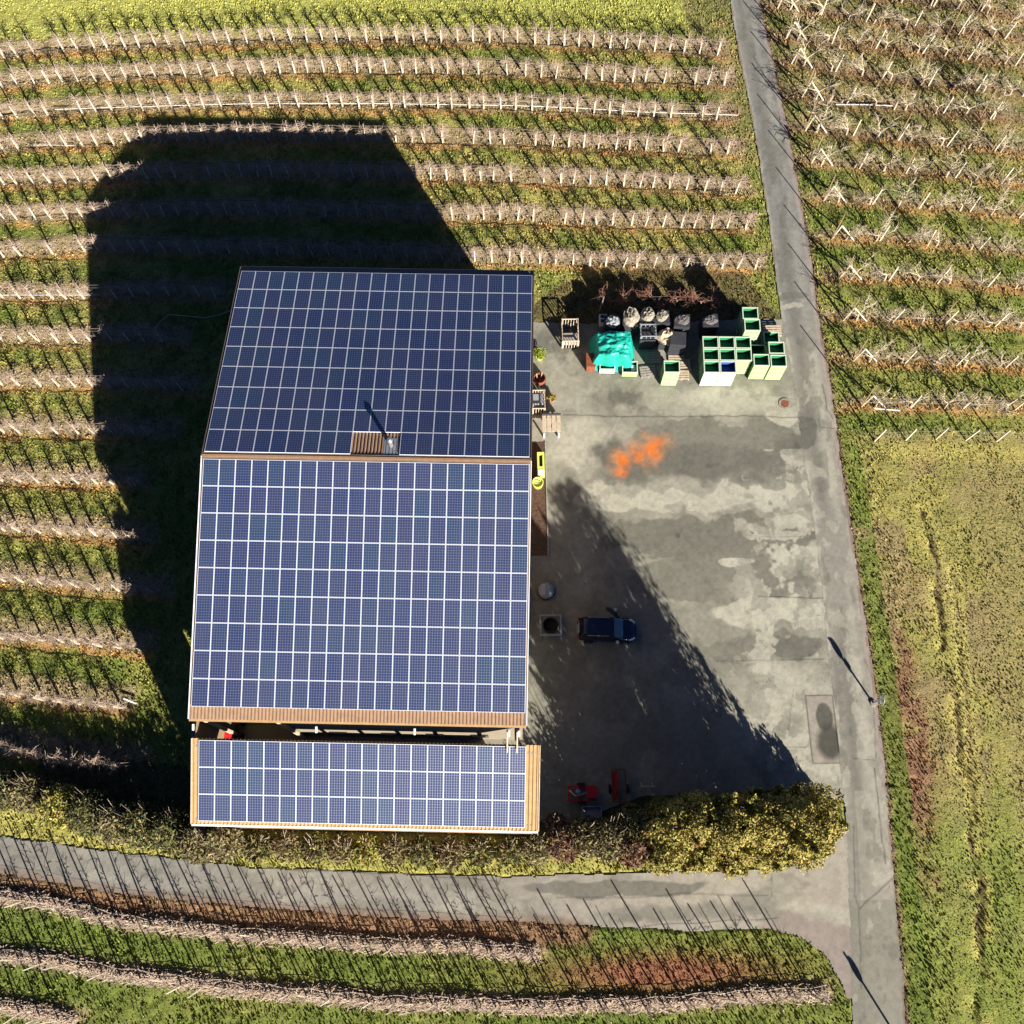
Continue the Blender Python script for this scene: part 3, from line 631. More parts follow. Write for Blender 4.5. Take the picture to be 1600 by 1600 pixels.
def post_mesh(h, w_=.05, taper=.8):
    w_ = .042 if h > 2.3 else w_; h = 1.5 if h == 1.75 else h; mb = MB(); b = w_; t = w_*taper
    n = len(mb.v); mb.v += [(-b,-b,-.2),(b,-b,-.2),(b,b,-.2),(-b,b,-.2),(-t,-t,h),(t,-t,h),(t,t,h),(-t,t,h)]
    for f in [(4,5,6,7),(0,1,5,4),(1,2,6,5),(2,3,7,6),(3,0,4,7)]: mb.f.append(f); mb.m.append(0)
    return mb.mesh('orchard_post', M['post'])
PM = {h: post_mesh(h) for h in (1.75, 1.9, 2.05, 2.5, 2.9, 3.7)}
def walk(P, sp, jit, rng, start=0.0):
    P = densify(P, .3); L = np.concatenate([[0], np.cumsum(np.hypot(*(P[1:]-P[:-1]).T))]); out = []; s = start
    while s < L[-1]:
        q = s+rng.uniform(-jit, jit); out.append((np.interp(q, L, P[:,0]), np.interp(q, L, P[:,1]))); s += sp
    return out
def nth(n):
    return f"{n}{'th' if 10 <= n % 100 <= 20 else {1:'st',2:'nd',3:'rd'}.get(n % 10, 'th')}"
rng = np.random.default_rng(4)
posts = []; trees = []
for r in ROWS:
    k = r['kind']
    if k in ('west', 'dense'):
        for i, (x, y) in enumerate(walk(r['P'], r['sp'], .17, rng)):
            if rng.random() < .06: continue
            posts.append((x, y, 1.75, f"cream orchard post, {nth(i+1)} from the left edge in the {r['name']} row from the top"))
            trees.append((x+.06, y+.04, SP if k == 'west' else SPD, f"bare orchard tree, {nth(i+1)} from the left edge in the {r['name']} row from the top"))
    elif k == 'south':
        for i, (x, y) in enumerate(walk(r['P'], r['sp'], .12, rng)):
            h = r['h']
            if x > 2 and r['name'] == 'tall second': h = 3.7 if i % 2 else 2.9
            posts.append((x, y, h, f"tall orchard post, {nth(i+1)} from the left edge in the {r['name'].split()[1]} row below the track"))
            trees.append((x+.3, y+.05, SPS, f"bare netted tree, {nth(i+1)} from the left edge in the {r['name'].split()[1]} row below the track"))
def lay(name, lst, grp, cat, massname, masslabel):
    cam_ = Vector((CX, CY, CZ)); lst = sorted(lst, key=lambda q: (Vector((q[0], q[1], 0))-cam_).length)
    return lst[:300], lst[300:]
def place(o, x, y, lean=.03, rz=None):
    o.location = (x, y, 0); o.rotation_euler = (rng.normal(0, lean), rng.normal(0, lean), rng.uniform(-.15, .15) if rz is None else rz)
def mass(name, items, label, cat, mats):
    V = []; F3 = []; n = 0
    for (me, x, y, rz, lx, ly) in items:
        k = len(me.vertices); v = np.empty(k*3, 'f'); me.vertices.foreach_get('co', v); v = v.reshape(-1, 3)
        c_, s_ = math.cos(rz), math.sin(rz); v2 = np.stack([v[:,0]*c_-v[:,1]*s_+x+v[:,2]*lx, v[:,0]*s_+v[:,1]*c_+y+v[:,2]*ly, v[:,2]], -1); V.append(v2)
        for p in me.polygons: F3.append(tuple(i+n for i in p.vertices))
        n += k
    me = bpy.data.meshes.new(name); me.from_pydata(np.vstack(V).tolist(), [], F3); me.materials.append(mats); me.update()
    return tag(link(name, me), label, cat, kind='stuff')
near, rest_ = lay('p', posts, 0, 0, 0, 0)
for (x, y, h, lb) in near:
    o = link('orchard_post', PM[h]); place(o, x, y, .055); o.scale.z = rng.uniform(.85, 1.12); tag(o, lb, 'orchard post', 'cream posts along the orchard rows')
mass('orchard_post', [(PM[h], x, y, 0, rng.normal(0, .035), rng.normal(0, .035)) for (x, y, h, lb) in rest_], 'cream posts of the far top rows of the west orchard', 'orchard posts', M['post'])
near, rest_ = lay('t', trees, 0, 0, 0, 0)
for (x, y, ms, lb) in near:
    me = ms[rng.integers(len(ms))]; o = link('spindle_tree', me); place(o, x, y, .04, rng.choice((0, math.pi))+rng.normal(0, .15)); s = rng.uniform(.85, 1.12); o.scale = (s, s, s); tag(o, lb, 'fruit tree', 'bare spindle trees in the west orchard')
mass('spindle_tree', [(ms[rng.integers(len(ms))], x, y, rng.choice((0, math.pi))+rng.normal(0, .15), rng.normal(0, .04), rng.normal(0, .04)) for (x, y, ms, lb) in rest_], 'bare spindle trees of the far top rows of the west orchard', 'fruit trees', M['bark'])
# east orchard and the short reddish row by the bins
ei = 0
for r in ROWS:
    k = r['kind']
    if k in ('east', 'red', 'eastlast'):
        nm = r['name']
        if k == 'red':
            for i, (x, y) in enumerate(walk(r['P'], r['sp'], .2, rng, .2)):
                a, b = RD[i % 4]; t = thing('spreading_tree', (x, y, 0), f"reddish bare tree, {nth(i+1)} from the left in the short row behind the bins", 'fruit tree', 'reddish trees behind the bins', rng.uniform(-.4, .4)); link('trunk', a, t); link('branches', b, t)
            continue
        pts = walk(r['P'], r['sp'], .2, rng, 1.0)
        if k == 'east':
            for i, (x, y) in enumerate(pts):
                a, b = SR[rng.integers(6)]; t = thing('spreading_tree', (x, y, 0), f"spreading bare tree, {nth(i+1)} from the lane in the {nm} east orchard row", 'fruit tree', 'spreading trees in the east orchard', rng.choice((0, math.pi))+rng.uniform(-.3, .3)); s = rng.uniform(.85, 1.15)*(1.3 if i == 0 and r['P'][0,1] > 28 else 1); t.scale = (s, s, s); link('trunk', a, t); link('branches', b, t)
        for i, (x, y) in enumerate(walk(r['P'], 3.95 if k == 'east' else 2.3, .12, rng, 3.9 if k == 'east' else .2)):
            o = link('orchard_post', PM[2.05]); place(o, x, y, .03); o.rotation_euler.y = rng.normal(.06, .04)
            tag(o, f"slim pale post, {nth(i+1)} from the lane in the {nm if k=='east' else 'lowest'} east orchard row", 'orchard post', 'slim posts in the east orchard')
        if k == 'east' and nm != 'topmost':
            P = r['P']; d = (P[1]-P[0]); d = d/np.hypot(*d); x, y = P[0]
            t = thing('end_frame', (x, y, 0), f"A-shaped timber brace at the lane end of the {nm} east orchard row", 'end brace', 'A-shaped end braces beside the lane')
            for s0 in (0, 1.85):
                mb = MB(); mb.tube([(s0, s0*d[1]/d[0], -.1), (.30, .30*d[1]/d[0], 1.95)], .06, 6); mb.build('leg', M['post'], t)
for r in ROWS:
    if r['kind'] != 'east': continue
    for i, (x, y) in enumerate(walk(r['P'], 7.6, .3, rng, .05)):
        k = MB(); k.tube([(0, 0, -.1), (rng.normal(0, .05), rng.normal(0, .05), 3.5)], [.05, .04], 6); o = k.build('net_pole', M['wood'], None, loc=(x, y, 0))
        tag(o, f"tall thin brown pole, {nth(i+1)} from the lane in the {r['name']} east orchard row", 'net pole', 'tall brown poles of the east orchard')
# wires, and net rolls made thin and dark for their shadow line
for r in ROWS:
    P = densify(r['P'], .6); k = r['kind']; h = {'west': 1.62, 'dense': 1.62, 'red': 1.3, 'east': 1.5, 'eastlast': 1.6, 'south': 2.3}[k]
    nm = r['name'].split()[-1]
    where = {'west': f'{nm} row of the west orchard', 'dense': f'{nm} row of the west orchard', 'red': 'short reddish row behind the bins', 'east': f'{nm} row of the east orchard', 'eastlast': 'lowest row of the east orchard', 'south': f'{nm} row below the farm track'}[k]
    mb = MB(); mb.tube([(x, y, h+.02*math.sin(i)) for i, (x, y) in enumerate(P)], .008 if k != 'east' else .005, 4); mb.tube([(x, y, h*.5) for (x, y) in P], .006, 4)
    o = mb.build('trellis_wire', M['wire']); tag(o, f'thin pale trellis wires along the {where}', 'trellis wire', 'trellis wires')
    if k in ('west', 'dense') and nm != 'first':
        mb = MB(); rr = random.Random(len(nm)*7)
        mb.tube([(x, y+.18+.03*rr.gauss(0, 1), 1.70+.03*rr.gauss(0, 1)) for (x, y) in P], [.03*rr.uniform(.3, 1.5) for _ in P], 5)
        tag(mb.build('shadow_net_roll', M['darknet']), f'dark hail net roll shaped for its shadow line along the {where}', 'hail net', 'hail net rolls shaped for their shadow line')
    if k == 'south':
        P = densify(r['P'], .3); n = len(P); xs2 = np.linspace(-.58, .58, 9); V = []; F = []
        rr = np.random.default_rng(len(nm)); m_ = n*36
        ii = rr.integers(0, n, m_); q = rr.normal(0, .24, m_).clip(-.6, .6); cx_ = P[ii,0]+rr.uniform(-.2, .2, m_); cy_ = P[ii,1]+.12+q+.10*np.sin(ii*.21); cz_ = .26-.3*np.abs(q)+rr.normal(0, .04, m_)
        an = rr.normal(0, .55, m_); L_ = rr.uniform(.08, .28, m_); wd_ = rr.uniform(.010, .035, m_); dz_ = rr.normal(0, .06, m_)
        ax, ay, bx_, by_ = np.cos(an)*L_, np.sin(an)*L_, -np.sin(an)*wd_, np.cos(an)*wd_
        V = np.stack([np.stack([cx_-ax-bx_, cy_-ay-by_, cz_-dz_], -1), np.stack([cx_+ax-bx_, cy_+ay-by_, cz_+dz_], -1), np.stack([cx_+ax+bx_, cy_+ay+by_, cz_+dz_+.01], -1), np.stack([cx_-ax+bx_, cy_-ay+by_, cz_-dz_+.01], -1)], 1).reshape(-1, 3).clip(-99, 99)
        V[:,2] = np.maximum(V[:,2], .05); V = V.tolist(); F = np.arange(4*m_).reshape(-1, 4).tolist()
        me = bpy.data.meshes.new('hail_net'); me.from_pydata(V, [], F); me.materials.append(M['net']); o = link('hail_net', me)
        tag(o, f'pinkish folded hail net draped over the {where}', 'hail net', 'folded nets over the tall rows')
        e = MB(); e.tube([(x, y+.48+.07*math.sin(i*.7), .36) for i, (x, y) in enumerate(P)], .018, 5); e.build('net_edge', M['netline'], o)
# long pipes lying in the rows, hoses
def lying(name, pts, r_, m_, label, cat, z=.1, g=None):
    mb = MB(); mb.tube([(*p, z) for p in densify(UP(pts), .8)], r_, 6); return tag(mb.build(name, m_), label, cat, g)
def polez(name, pts, z, r_, m_, label, cat):
    mb = MB(); mb.tube([U(u, v, z) for u, v in pts], r_, 6); return tag(mb.build(name, m_), label, cat)
lying('irrigation_pipe', [(88,174),(180,171),(310,167),(400,165),(600,165),(800,168),(905,172),(1000,178),(1152,183)], .025, M['pipe'], 'long white pipe lying along the third west orchard row', 'pipe', .25)
lying('irrigation_pipe', [(1305,166),(1350,166),(1396,168)], .035, M['pipe'], 'short white pipe lying in the east orchard by the lane', 'pipe', .2)
lying('irrigation_pipe', [(50,229),(85,229),(120,230)], .02, M['pipe'], 'short white pipe lying in the fourth west orchard row', 'pipe', .2)
lying('irrigation_pipe', [(0,463),(80,463),(150,463)], .022, M['pipe'], 'white pipe along the eighth west orchard row', 'pipe', .2)
lying('hose', [(150,463),(240,468),(300,471),(357,468)], .03, M['wire'], 'thin pale hose running to the north west corner of the barn', 'hose', .15)
lying('hose', [(243,516),(250,505),(265,493),(290,495),(320,498),(345,493),(362,486)], .035, M['netline'], 'curving pale hose on the shaded ground beside the barn', 'hose', .15)
lying('plank', [(195,1092),(215,1100)], .07, M['white'], 'short white board lying at the end of a left orchard row', 'board', .3)
lying('plank', [(1365,640),(1405,643)], .045, M['pipe'], 'pale batten lying in the lowest leafy east row', 'batten', .2)
# boards pile far left
t = thing('board_pile', (*UP([(55, 1250)])[0], 0), 'pile of long pale boards on the verge at the left edge', 'board pile', rz=-.12)
for i in range(5):
    mb = MB(); mb.box(-2.1+.1*i, 2.1-.2*i, -.45+.2*i, -.3+.2*i, .02, .3+.05*(i % 2)); mb.build('board', M['steel'] if i > 2 else M['greywood'], t)

# ---------------------------------------------------------------- fruit bins
def bin_meshes(ms, top=None):
    W_, D_, H_ = 1.17, .96, .76; mb = MB(); t = .05
    mb.box(-W_/2, W_/2, -D_/2, -D_/2+t, .1, H_, m=0); mb.box(-W_/2, W_/2, D_/2-t, D_/2, .1, H_, m=0)
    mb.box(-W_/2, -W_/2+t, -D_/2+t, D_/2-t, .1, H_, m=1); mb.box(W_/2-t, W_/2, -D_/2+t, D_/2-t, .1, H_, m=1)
    # ventilation slots and ribs on the faces
    for z in (.22, .38, .54): mb.box(-W_/2+.1, W_/2-.1, -D_/2-.012, -D_/2-.002, z, z+.07, m=0)
    for x in (-.35, 0, .35):
        for z in (.31, .48): mb.box(x-.12, x+.12, -D_/2-.006, -D_/2-.003, z, z+.035, m=2)
    walls = mb
    inn = MB(); a, b = W_/2-t-.003, D_/2-t-.003
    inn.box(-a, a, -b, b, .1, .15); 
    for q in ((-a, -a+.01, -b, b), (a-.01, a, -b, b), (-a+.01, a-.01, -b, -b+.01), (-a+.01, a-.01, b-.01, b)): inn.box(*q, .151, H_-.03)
    rim = MB()
    for q in ((-W_/2-.015, W_/2+.015, -D_/2-.015, -D_/2+t+.01), (-W_/2-.015, W_/2+.015, D_/2-t-.01, D_/2+.015)): rim.box(*q, H_+.001, H_+.035)
    for q in ((-W_/2-.015, -W_/2+t+.01, -D_/2+t+.011, D_/2-t-.011), (W_/2-t-.01, W_/2+.015, -D_/2+t+.011, D_/2-t-.011)): rim.box(*q, H_+.001, H_+.035)
    ft = MB()
    for x in (-.5, 0, .5): ft.box(x-.06, x+.06, -D_/2+.02, D_/2-.02, 0, .098)
    return walls, inn, rim, ft
wb, ib, rb, fb = bin_meshes(None)
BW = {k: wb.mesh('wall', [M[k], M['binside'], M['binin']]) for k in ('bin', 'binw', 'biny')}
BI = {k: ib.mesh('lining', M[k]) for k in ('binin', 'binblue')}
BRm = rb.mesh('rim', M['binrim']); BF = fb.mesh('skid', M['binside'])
def bin_(x, y, z, label, front='bin', lining='binin', rz=0, group='stacked fruit bins'):
    t = thing('fruit_bin', (x, y, z), label, 'fruit bin', group, rz)
    link('wall', BW[front], t); link('lining', BI[lining], t); link('rim', BRm, t); link('skid', BF, t)
lv = ['bottom', 'middle', 'top']
fx, fy, _ = U(1092, 604); rz = -.03
rowsn = ['front', 'second', 'back']; colsn = ['left', 'middle', 'right']
for c_ in range(3):
    for q in range(3):
        if c_ == 2 and q == 0: continue
        lx = .6+c_*1.23; ly = .5+q*1.03; x = fx+lx*math.cos(rz)-ly*math.sin(rz); y = fy+lx*math.sin(rz)+ly*math.cos(rz)
        for z in range(3):
            bin_(x, y, .035+z*.8, f"{lv[z]} green bin of the {colsn[c_]} stack in the {rowsn[q]} row of the big block", 'binw' if q == 0 else 'biny' if c_ == 2 else 'bin', 'binblue' if (c_ == 1 and q == 0 and z == 2) else 'binin', rz)
for nm, u, v, n, fr in (('yellowish stack just right of the big block', 1168, 594, 3, 'biny'), ('rightmost stack near the lane', 1194, 595, 3, 'biny'), ('stack behind the rightmost one', 1191, 575, 3, 'bin'), ('low stack behind the yellowish one', 1166, 572, 2, 'bin'), ('tall stack at the back of the group', 1151, 548, 4, 'bin'), ('second back stack touching the dark corner', 1148, 530, 4, 'bin'), ('low back stack nearest the lane', 1187, 552, 2, 'bin')):
    x, y, _ = U(u, v)
    for z in range(n):
        l_ = 'bottom' if z == 0 else 'top' if z == n-1 else ('middle' if n == 3 else ['', 'second', 'third'][z])
        bin_(x+.6, y+.5, .035+z*.8, f"{l_} green bin of the {nm}", fr, 'binin', -.03)
x, y, _ = U(1030, 604)
for z in range(3): bin_(x+.68, y+.5, .035+z*.8, f"{lv[z]} green bin of the lone stack left of the big block", 'bin', 'binin', -.03)
x, y, _ = U(968, 590); bin_(x+.75, y+.5, .035, "low green bin of odds and ends in front of the teal tarp", 'biny', 'binin', -.03)
x, y, _ = U(934, 585); bin_(x+.7, y+.5, .035, "low pale bin half under the left end of the teal tarp", 'binw', 'binin', -.03)
# contents in the odd bin
x, y, _ = U(968, 590); mb = MB(); mb.box(-.35, .1, -.3, .2, 0, .35, m=0); mb.box(.12, .45, -.25, .25, 0, .42, m=1); tag(mb.build('scrap_box', [M['rust'], M['white']], loc=(x+.75, y+.5, .2)), 'white and rusty boxes inside the low bin by the tarp', 'scrap boxes')

# tarp over a pile
def lump(nx_, ny_, sx, sy, hf, m_, name, loc, rz=0, seed=0, parent=None):
    V = []; F = []
    for j in range(ny_+1):
        for i in range(nx_+1):
            a = i/nx_*2-1; b = j/ny_*2-1; V.append((a*sx, b*sy, hf(a, b)))
    for j in range(ny_):
        for i in range(nx_): k = j*(nx_+1)+i; F.append((k, k+1, k+nx_+2, k+nx_+1))
    me = bpy.data.meshes.new(name); me.from_pydata(V, [], F); me.materials.append(m_); 
    me.polygons.foreach_set('use_smooth', [True]*len(F)); return link(name, me, parent, loc, rz)
def tarp_h(a, b):
    e = min(1, 3.2*(1-max(abs(a), abs(b))+.04*math.sin(9*a+4*b))); e = max(0, e)
    return e*(2.15+.18*math.sin(3*a+1)-.25*(b < -.25)+.30*float(fbm(np.array(a*3), np.array(b*3), .9, 3))-.16*abs(float(fbm(np.array(a*2+5), np.array(b*3), .8, 8))-.5)*4+.10*float(fbm(np.array(a*8), np.array(b*8), 1., 9)))
c = U(956, 557); tag(lump(46, 36, 1.75, 1.35, tarp_h, M['tarp'], 'tarpaulin', (c[0], c[1], .04), -.05), 'crumpled teal tarpaulin thrown over a stack of crates', 'tarpaulin')
def heap(u, v, sx, sy, h, m_, name, label, cat, seed, rz=0, grp=None, z=0.0):
    rr = random.Random(seed); bm_v = []; n1, n2 = 14, 8; mb = MB(); prof = []
    V = []; F = []
    for j in range(n2+1):
        ph = math.pi/2*j/n2
        for i in range(n1):
            a = 2*math.pi*i/n1; k = 1+.28*(float(vnoise(np.array(math.cos(a)*2+j*.4), np.array(math.sin(a)*2+j*.3), .8, seed))-.5)*2
            V.append((math.cos(a)*math.cos(ph)**.6*sx*k, math.sin(a)*math.cos(ph)**.6*sy*k, math.sin(ph)*h*(.8+.4*rr.random())))
    for j in range(n2):
        for i in range(n1): F.append((j*n1+i, j*n1+(i+1) % n1, (j+1)*n1+(i+1) % n1, (j+1)*n1+i))
    me = bpy.data.meshes.new(name); me.from_pydata(V, [], F); me.materials.append(m_)
    c = U(u, v, z); return tag(link(name, me, None, (c[0], c[1], z+.02), rz), label, cat, grp)
def crate_stack(u, v, z, label, sx=.6, sy=.55):
    c = U(u, v, z); t = thing('crate_stack', (c[0], c[1], .035), label, 'crate stack', 'dark crate stacks behind the tarp', random.uniform(-.1, .1))
    n = 4; hh = (z-.05)/n
    for i in range(n):
        k = MB(); k.box(-sx, sx, -sy, sy, i*hh, (i+1)*hh-.03)
        for q in range(3): k.box(-sx+.05, sx-.05, -sy-.012, -sy-.003, i*hh+.06+q*.14, i*hh+.12+q*.14)
        k.build('crate', M['darkgrey'], t)
    return c
for i, (u, v, hz, hx, hy, hh_, mm, lb1, lb2) in enumerate([
    (985, 497, 2.0, .62, .7, .75, 'stone', 'dark crates under the tallest rubble heap', 'tallest pale rubble heap, on crates behind the teal tarp'),
    (1011, 494, 2.0, .5, .6, .6, 'stone', 'dark crates under the narrow rubble heap', 'narrow pale rubble heap right of the tallest one'),
    (1034, 495, 1.9, .45, .5, .5, 'stone', 'dark crates under the small brownish rubble heap', 'small brownish rubble heap in front of the reddish trees'),
    (1066, 500, 2.1, .5, .4, .3, 'darkstone', 'dark crates just left of the big green block', 'dark low rubble heap on crates in the bins shadow'),
    (1110, 500, 2.0, .55, .4, .3, 'darkstone', 'dark crates right behind the big green block', 'dark rubble heap right behind the bin block'),
    (957, 503, 1.9, .5, .5, .4, 'grey', 'dark crates under the grey lumpy sack', 'dark grey lumpy sack behind the teal tarp'),
    (1060, 528, 1.9, .0, .4, .3, None, 'dark crates in the shade beside the white bulk bag', ''),
    (1012, 521, 1.6, .0, .4, .3, None, 'dark crates below the blue grey crate', '')]):
    c = crate_stack(u, v, hz, lb1)
    if mm: heap(u, v, hx, hy, hh_, M[mm], 'bulk_bag' if mm == 'grey' else 'rubble_heap', lb2, 'bulk bag' if mm == 'grey' else 'rubble heap', 1+i, z=hz)
heap(1041, 529, .7, .6, 1.0, M['palewood'], 'bulk_bag', 'bulging white bulk bag between tarp and bins', 'bulk bag', 14, z=.9)
crate_stack(1041, 529, .9, 'low dark crates under the white bulk bag')
def slat_crate(u, v, sx, sy, h, m_, name, label, cat, nslat=6, rz=0, inner='darkmetal', grp=None, z=0.0):
    c = U(u, v, z); t = thing(name, (c[0], c[1], .035+z), label, cat, grp, rz); k = MB()
    k.box(-sx, sx, -sy, sy, 0, .1); k.build('base', M[inner], t)
    k = MB()
    for x in (-sx, sx):
        for y in (-sy, sy): k.box(x-.04, x+.04, y-.04, y+.04, .101, h)
    k.box(-sx+.041, sx-.041, -sy-.02, -sy+.02, h-.1, h-.003); k.box(-sx+.041, sx-.041, sy-.02, sy+.02, h-.1, h-.003); k.box(-sx-.02, -sx+.02, -sy+.041, sy-.041, h-.1, h-.003); k.box(sx-.02, sx+.02, -sy+.041, sy-.041, h-.1, h-.003)
    k.build('frame', m_, t); k = MB()
    for i in range(nslat):
        x = -sx+.09+(2*sx-.18)*i/(nslat-1); k.box(x-.025, x+.025, -sy-.018, -sy+.018, .101, h-.101); k.box(x-.025, x+.025, sy-.018, sy+.018, .101, h-.101)
    for i in range(nslat):
        y = -sy+.09+(2*sy-.18)*i/(nslat-1); k.box(-sx-.018, -sx+.018, y-.025, y+.025, .101, h-.101); k.box(sx-.018, sx+.018, y-.025, y+.025, .101, h-.101)
    k.build('slats', m_, t); return t
t = slat_crate(890, 528, .62, .95, 1.3, M['palewood'], 'slatted_cage', 'tall pale slatted cage trolley standing left of the tarp', 'cage trolley', 6)
k = MB(); k.box(-.55, .55, -.9, -.1, .5, .95); k.build('load', M['greywood'], t)
slat_crate(1012, 521, .58, .5, .5, M['grey'], 'slatted_crate', 'blue grey crate on top of dark crates beside the bulk bag', 'crate', 4, grp='crates by the bins', z=1.6)
slat_crate(841, 634, .48, .75, 1.2, M['palewood'], 'slatted_crate', 'pale crate of oddments against the barn wall', 'crate', 5, grp='crates by the bins')
k = MB(); k.box(-.4, .4, -.2, .6, .1, .8); c = U(841, 634); tag(k.build('sack', M['grey'], loc=(c[0], c[1], .04)), 'greenish sacks inside the crate by the barn wall', 'sacks')
# pallets
def pallet(u, v, label, m_='greywood', n=1, rz=0, z=0):
    c = U(u, v); t = thing('pallet', (c[0], c[1], .035+z), label, 'pallet', 'flat pallets by the bins', rz); k = MB()
    for y in (-.4, -.2, 0, .2, .4): k.box(-.6, .6, y-.065, y+.065, .115, .14)
    k.build('deck', M[m_], t); k = MB()
    for x in (-.54, 0, .54): k.box(x-.05, x+.05, -.46, .46, 0, .113)
    k.build('bearer', M[m_], t)
pallet(1012, 582, 'grey pallet left of the lone bin stack', rz=.1); pallet(1020, 560, 'dark grey pallet behind the lone bin stack'); pallet(1064, 586, 'whitish pallet between lone stack and big block', 'palewood'); pallet(1066, 572, 'pale pallet behind the whitish one', 'palewood', rz=.06); pallet(1056, 558, 'upper pale pallet behind the lone bin stack', 'palewood', rz=-.05)
pallet(1207, 520, 'pale pallet behind the low back stack near the lane', 'palewood', z=.2)
# white vent box with pole
c = U(941, 508); t = thing('white_rack', (c[0], c[1], .035), 'narrow white rack with dark openings behind the tarp', 'rack'); k = MB(); k.box(-.3, .3, -.4, .4, .5, 1.0); k.build('frame', M['white'], t); k = MB(); k.box(-.2, .2, .05, .33, 1.003, 1.02); k.box(-.2, .2, -.33, -.05, 1.003, 1.02); k.build('opening', M['darkmetal'], t); k = MB(); k.box(-.28, .28, -.38, .38, 0, .498); k.build('base', M['greywood'], t)
mb = MB(); c = U(937, 486); mb.tube([(c[0], c[1], 0), (c[0]+.2, c[1]+.2, 1.9)], [.08, .05], 8); tag(mb.build('signpost', M['steel']), 'single pale pole leaning behind the white rack', 'pole')
# rusty board by the tarp
c = U(922, 570); t = thing('rusty_box', (c[0], c[1], .035), 'rusty brown box standing left of the tarp', 'steel box'); k = MB(); k.box(-.33, .33, -.6, .5, .0, .9); k.build('body', M['rust'], t); k = MB(); k.box(-.36, .36, -.63, .53, .903, .94); k.build('lid', M['rust'], t)
# along the wall
def plant(u, v, pr, ph, fr, fh, potm, label, cols_, n=500, seed=0):
    c = U(u, v); t = thing('potted_plant', (c[0], c[1], .035), label, 'potted plant', 'pots along the barn wall'); k = MB(); k.lathe([(0, 0), (pr*.75, 0), (pr, ph), (pr*.88, ph), (pr*.85, ph-.04), (0, ph-.04)], 18); k.build('pot', M[potm], t, smooth=False)
    foliage_part(t, 'foliage', lambda rr: (rr.gauss(0, fr*.45), rr.gauss(0, fr*.45), ph+rr.uniform(0, fh)), n, .07, cols_, seed)
def foliage_part(parent, name, pf, n, size, cols_, seed=0, up=.3):
    rr = random.Random(seed); mb = MB()
    for i in range(n):
        p = Vector(pf(rr)); a = Vector((rr.gauss(0, 1), rr.gauss(0, 1), rr.gauss(0, 1)+up)).normalized(); b = a.cross(Vector((rr.gauss(0, 1), rr.gauss(0, 1), rr.gauss(0, 1)))).normalized(); s = size*rr.uniform(.6, 1.5)
        cl = cols_[rr.randrange(len(cols_))]; f = rr.uniform(.65, 1.35); cl = tuple(x*f for x in cl)
        mb.quad(tuple(p-a*s-b*s*.35), tuple(p-a*s+b*s*.35), tuple(p+a*s+b*s*.35), tuple(p+a*s-b*s*.35), 0, cl)
    return mb.build(name, M['leaf'], parent)
YG = [(.25, .30, .04), (.32, .36, .05), (.16, .24, .03)]
plant(843, 560, .3, .4, .42, .7, 'lime', 'lime green bush in a cream pot by the barn wall', YG, 500, 1)
plant(862, 625, .28, .35, .3, .4, 'terracotta', 'small terracotta pot with green shoots beside the crate', [(.3, .2, .05), (.08, .16, .04)], 160, 2)
c = U(843, 596); t = thing('half_barrel', (c[0], c[1], .035), 'open dark brown half barrel by the barn wall', 'barrel'); k = MB(); k.lathe([(0, 0), (.42, 0), (.5, .3), (.46, .62), (.42, .62), (.44, .3), (.4, .05), (0, .05)], 20); k.build('staves', M['rust'], t); k = MB(); k.lathe([(.505, .27), (.505, .33)], 20); k.build('hoop', M['darkmetal'], t); k = MB(); k.tube([(-.15, .1, .05), (-.25, .25, .8)], .03, 6); k.tube([(.1, .2, .05), (.2, .3, .95)], .03, 6); k.build('stick', M['palewood'], t)
# slatted bench
c = U(861, 668); t = thing('garden_bench', (c[0], c[1], .035), 'pale slatted table with a dark back edge near the wall', 'bench'); 
k = MB()
for i in range(4): k.box(-.68+.36*i, -.38+.36*i, -.65, .65, .70, .75)
k.build('top', M['palewood'], t)
for x in (-.55, .55):
    for y in (-.8, .5): k = MB(); k.box(x-.06, x+.06, y-.06, y+.06, 0, .698); k.build('leg', M['white'], t)
k = MB(); k.box(-.7, .72, .66, .74, .3, 1.0); k.build('backboard', M['darkmetal'], t)
# earth bed with lime bench and drum
bed = UP([(829,692),(851,692),(857,868),(829,868)]); x0, x1 = .15, bed[1,0]; y0, y1 = bed[2,1], bed[0,1]
t = thing('wall_bed', (0, 0, 0), 'narrow brown earth bed along the barn wall', 'planting bed'); k = MB(); k.box(x0, x1, y0, y1, .031, .07); k.build('earth', M['soil'], t); k = MB(); k.box(x1+.002, x1+.09, y0, y1, .031, .12); k.build('kerb', M['greywood'], t)
c = U(845, 729); t = thing('trough', (c[0], c[1], .07), 'long lime green trough with a dark slot', 'trough'); k = MB(); T_ = Matrix.Identity(4)
for q in ((-.27, -.12, -.95, .95), (.12, .27, -.95, .95), (-.119, .119, .75, .95), (-.119, .119, -.95, -.2)): k.box(*q, 0, .5)
k.build('body', M['lime'], t); k = MB(); k.box(-.118, .118, -.199, .749, 0, .2); k.build('slot', M['darkmetal'], t); k = MB(); k.box(-.22, .22, -.93, -.45, .502, .53); k.build('lid', M['white'], t)
c = U(840, 758); t = thing('drum', (c[0], c[1], .07), 'round yellow green drum beside the lime trough', 'drum'); k = MB(); k.lathe([(0, 0), (.38, 0), (.43, .55), (.43, .6), (.37, .6), (.35, .5), (0, .48)], 22); k.build('body', M['lime'], t, True); k = MB(); k.tube([(-.3, -.1, .62), (0, .0, .64), (.3, -.1, .62)], .025, 6); k.build('handle', M['darkmetal'], t)
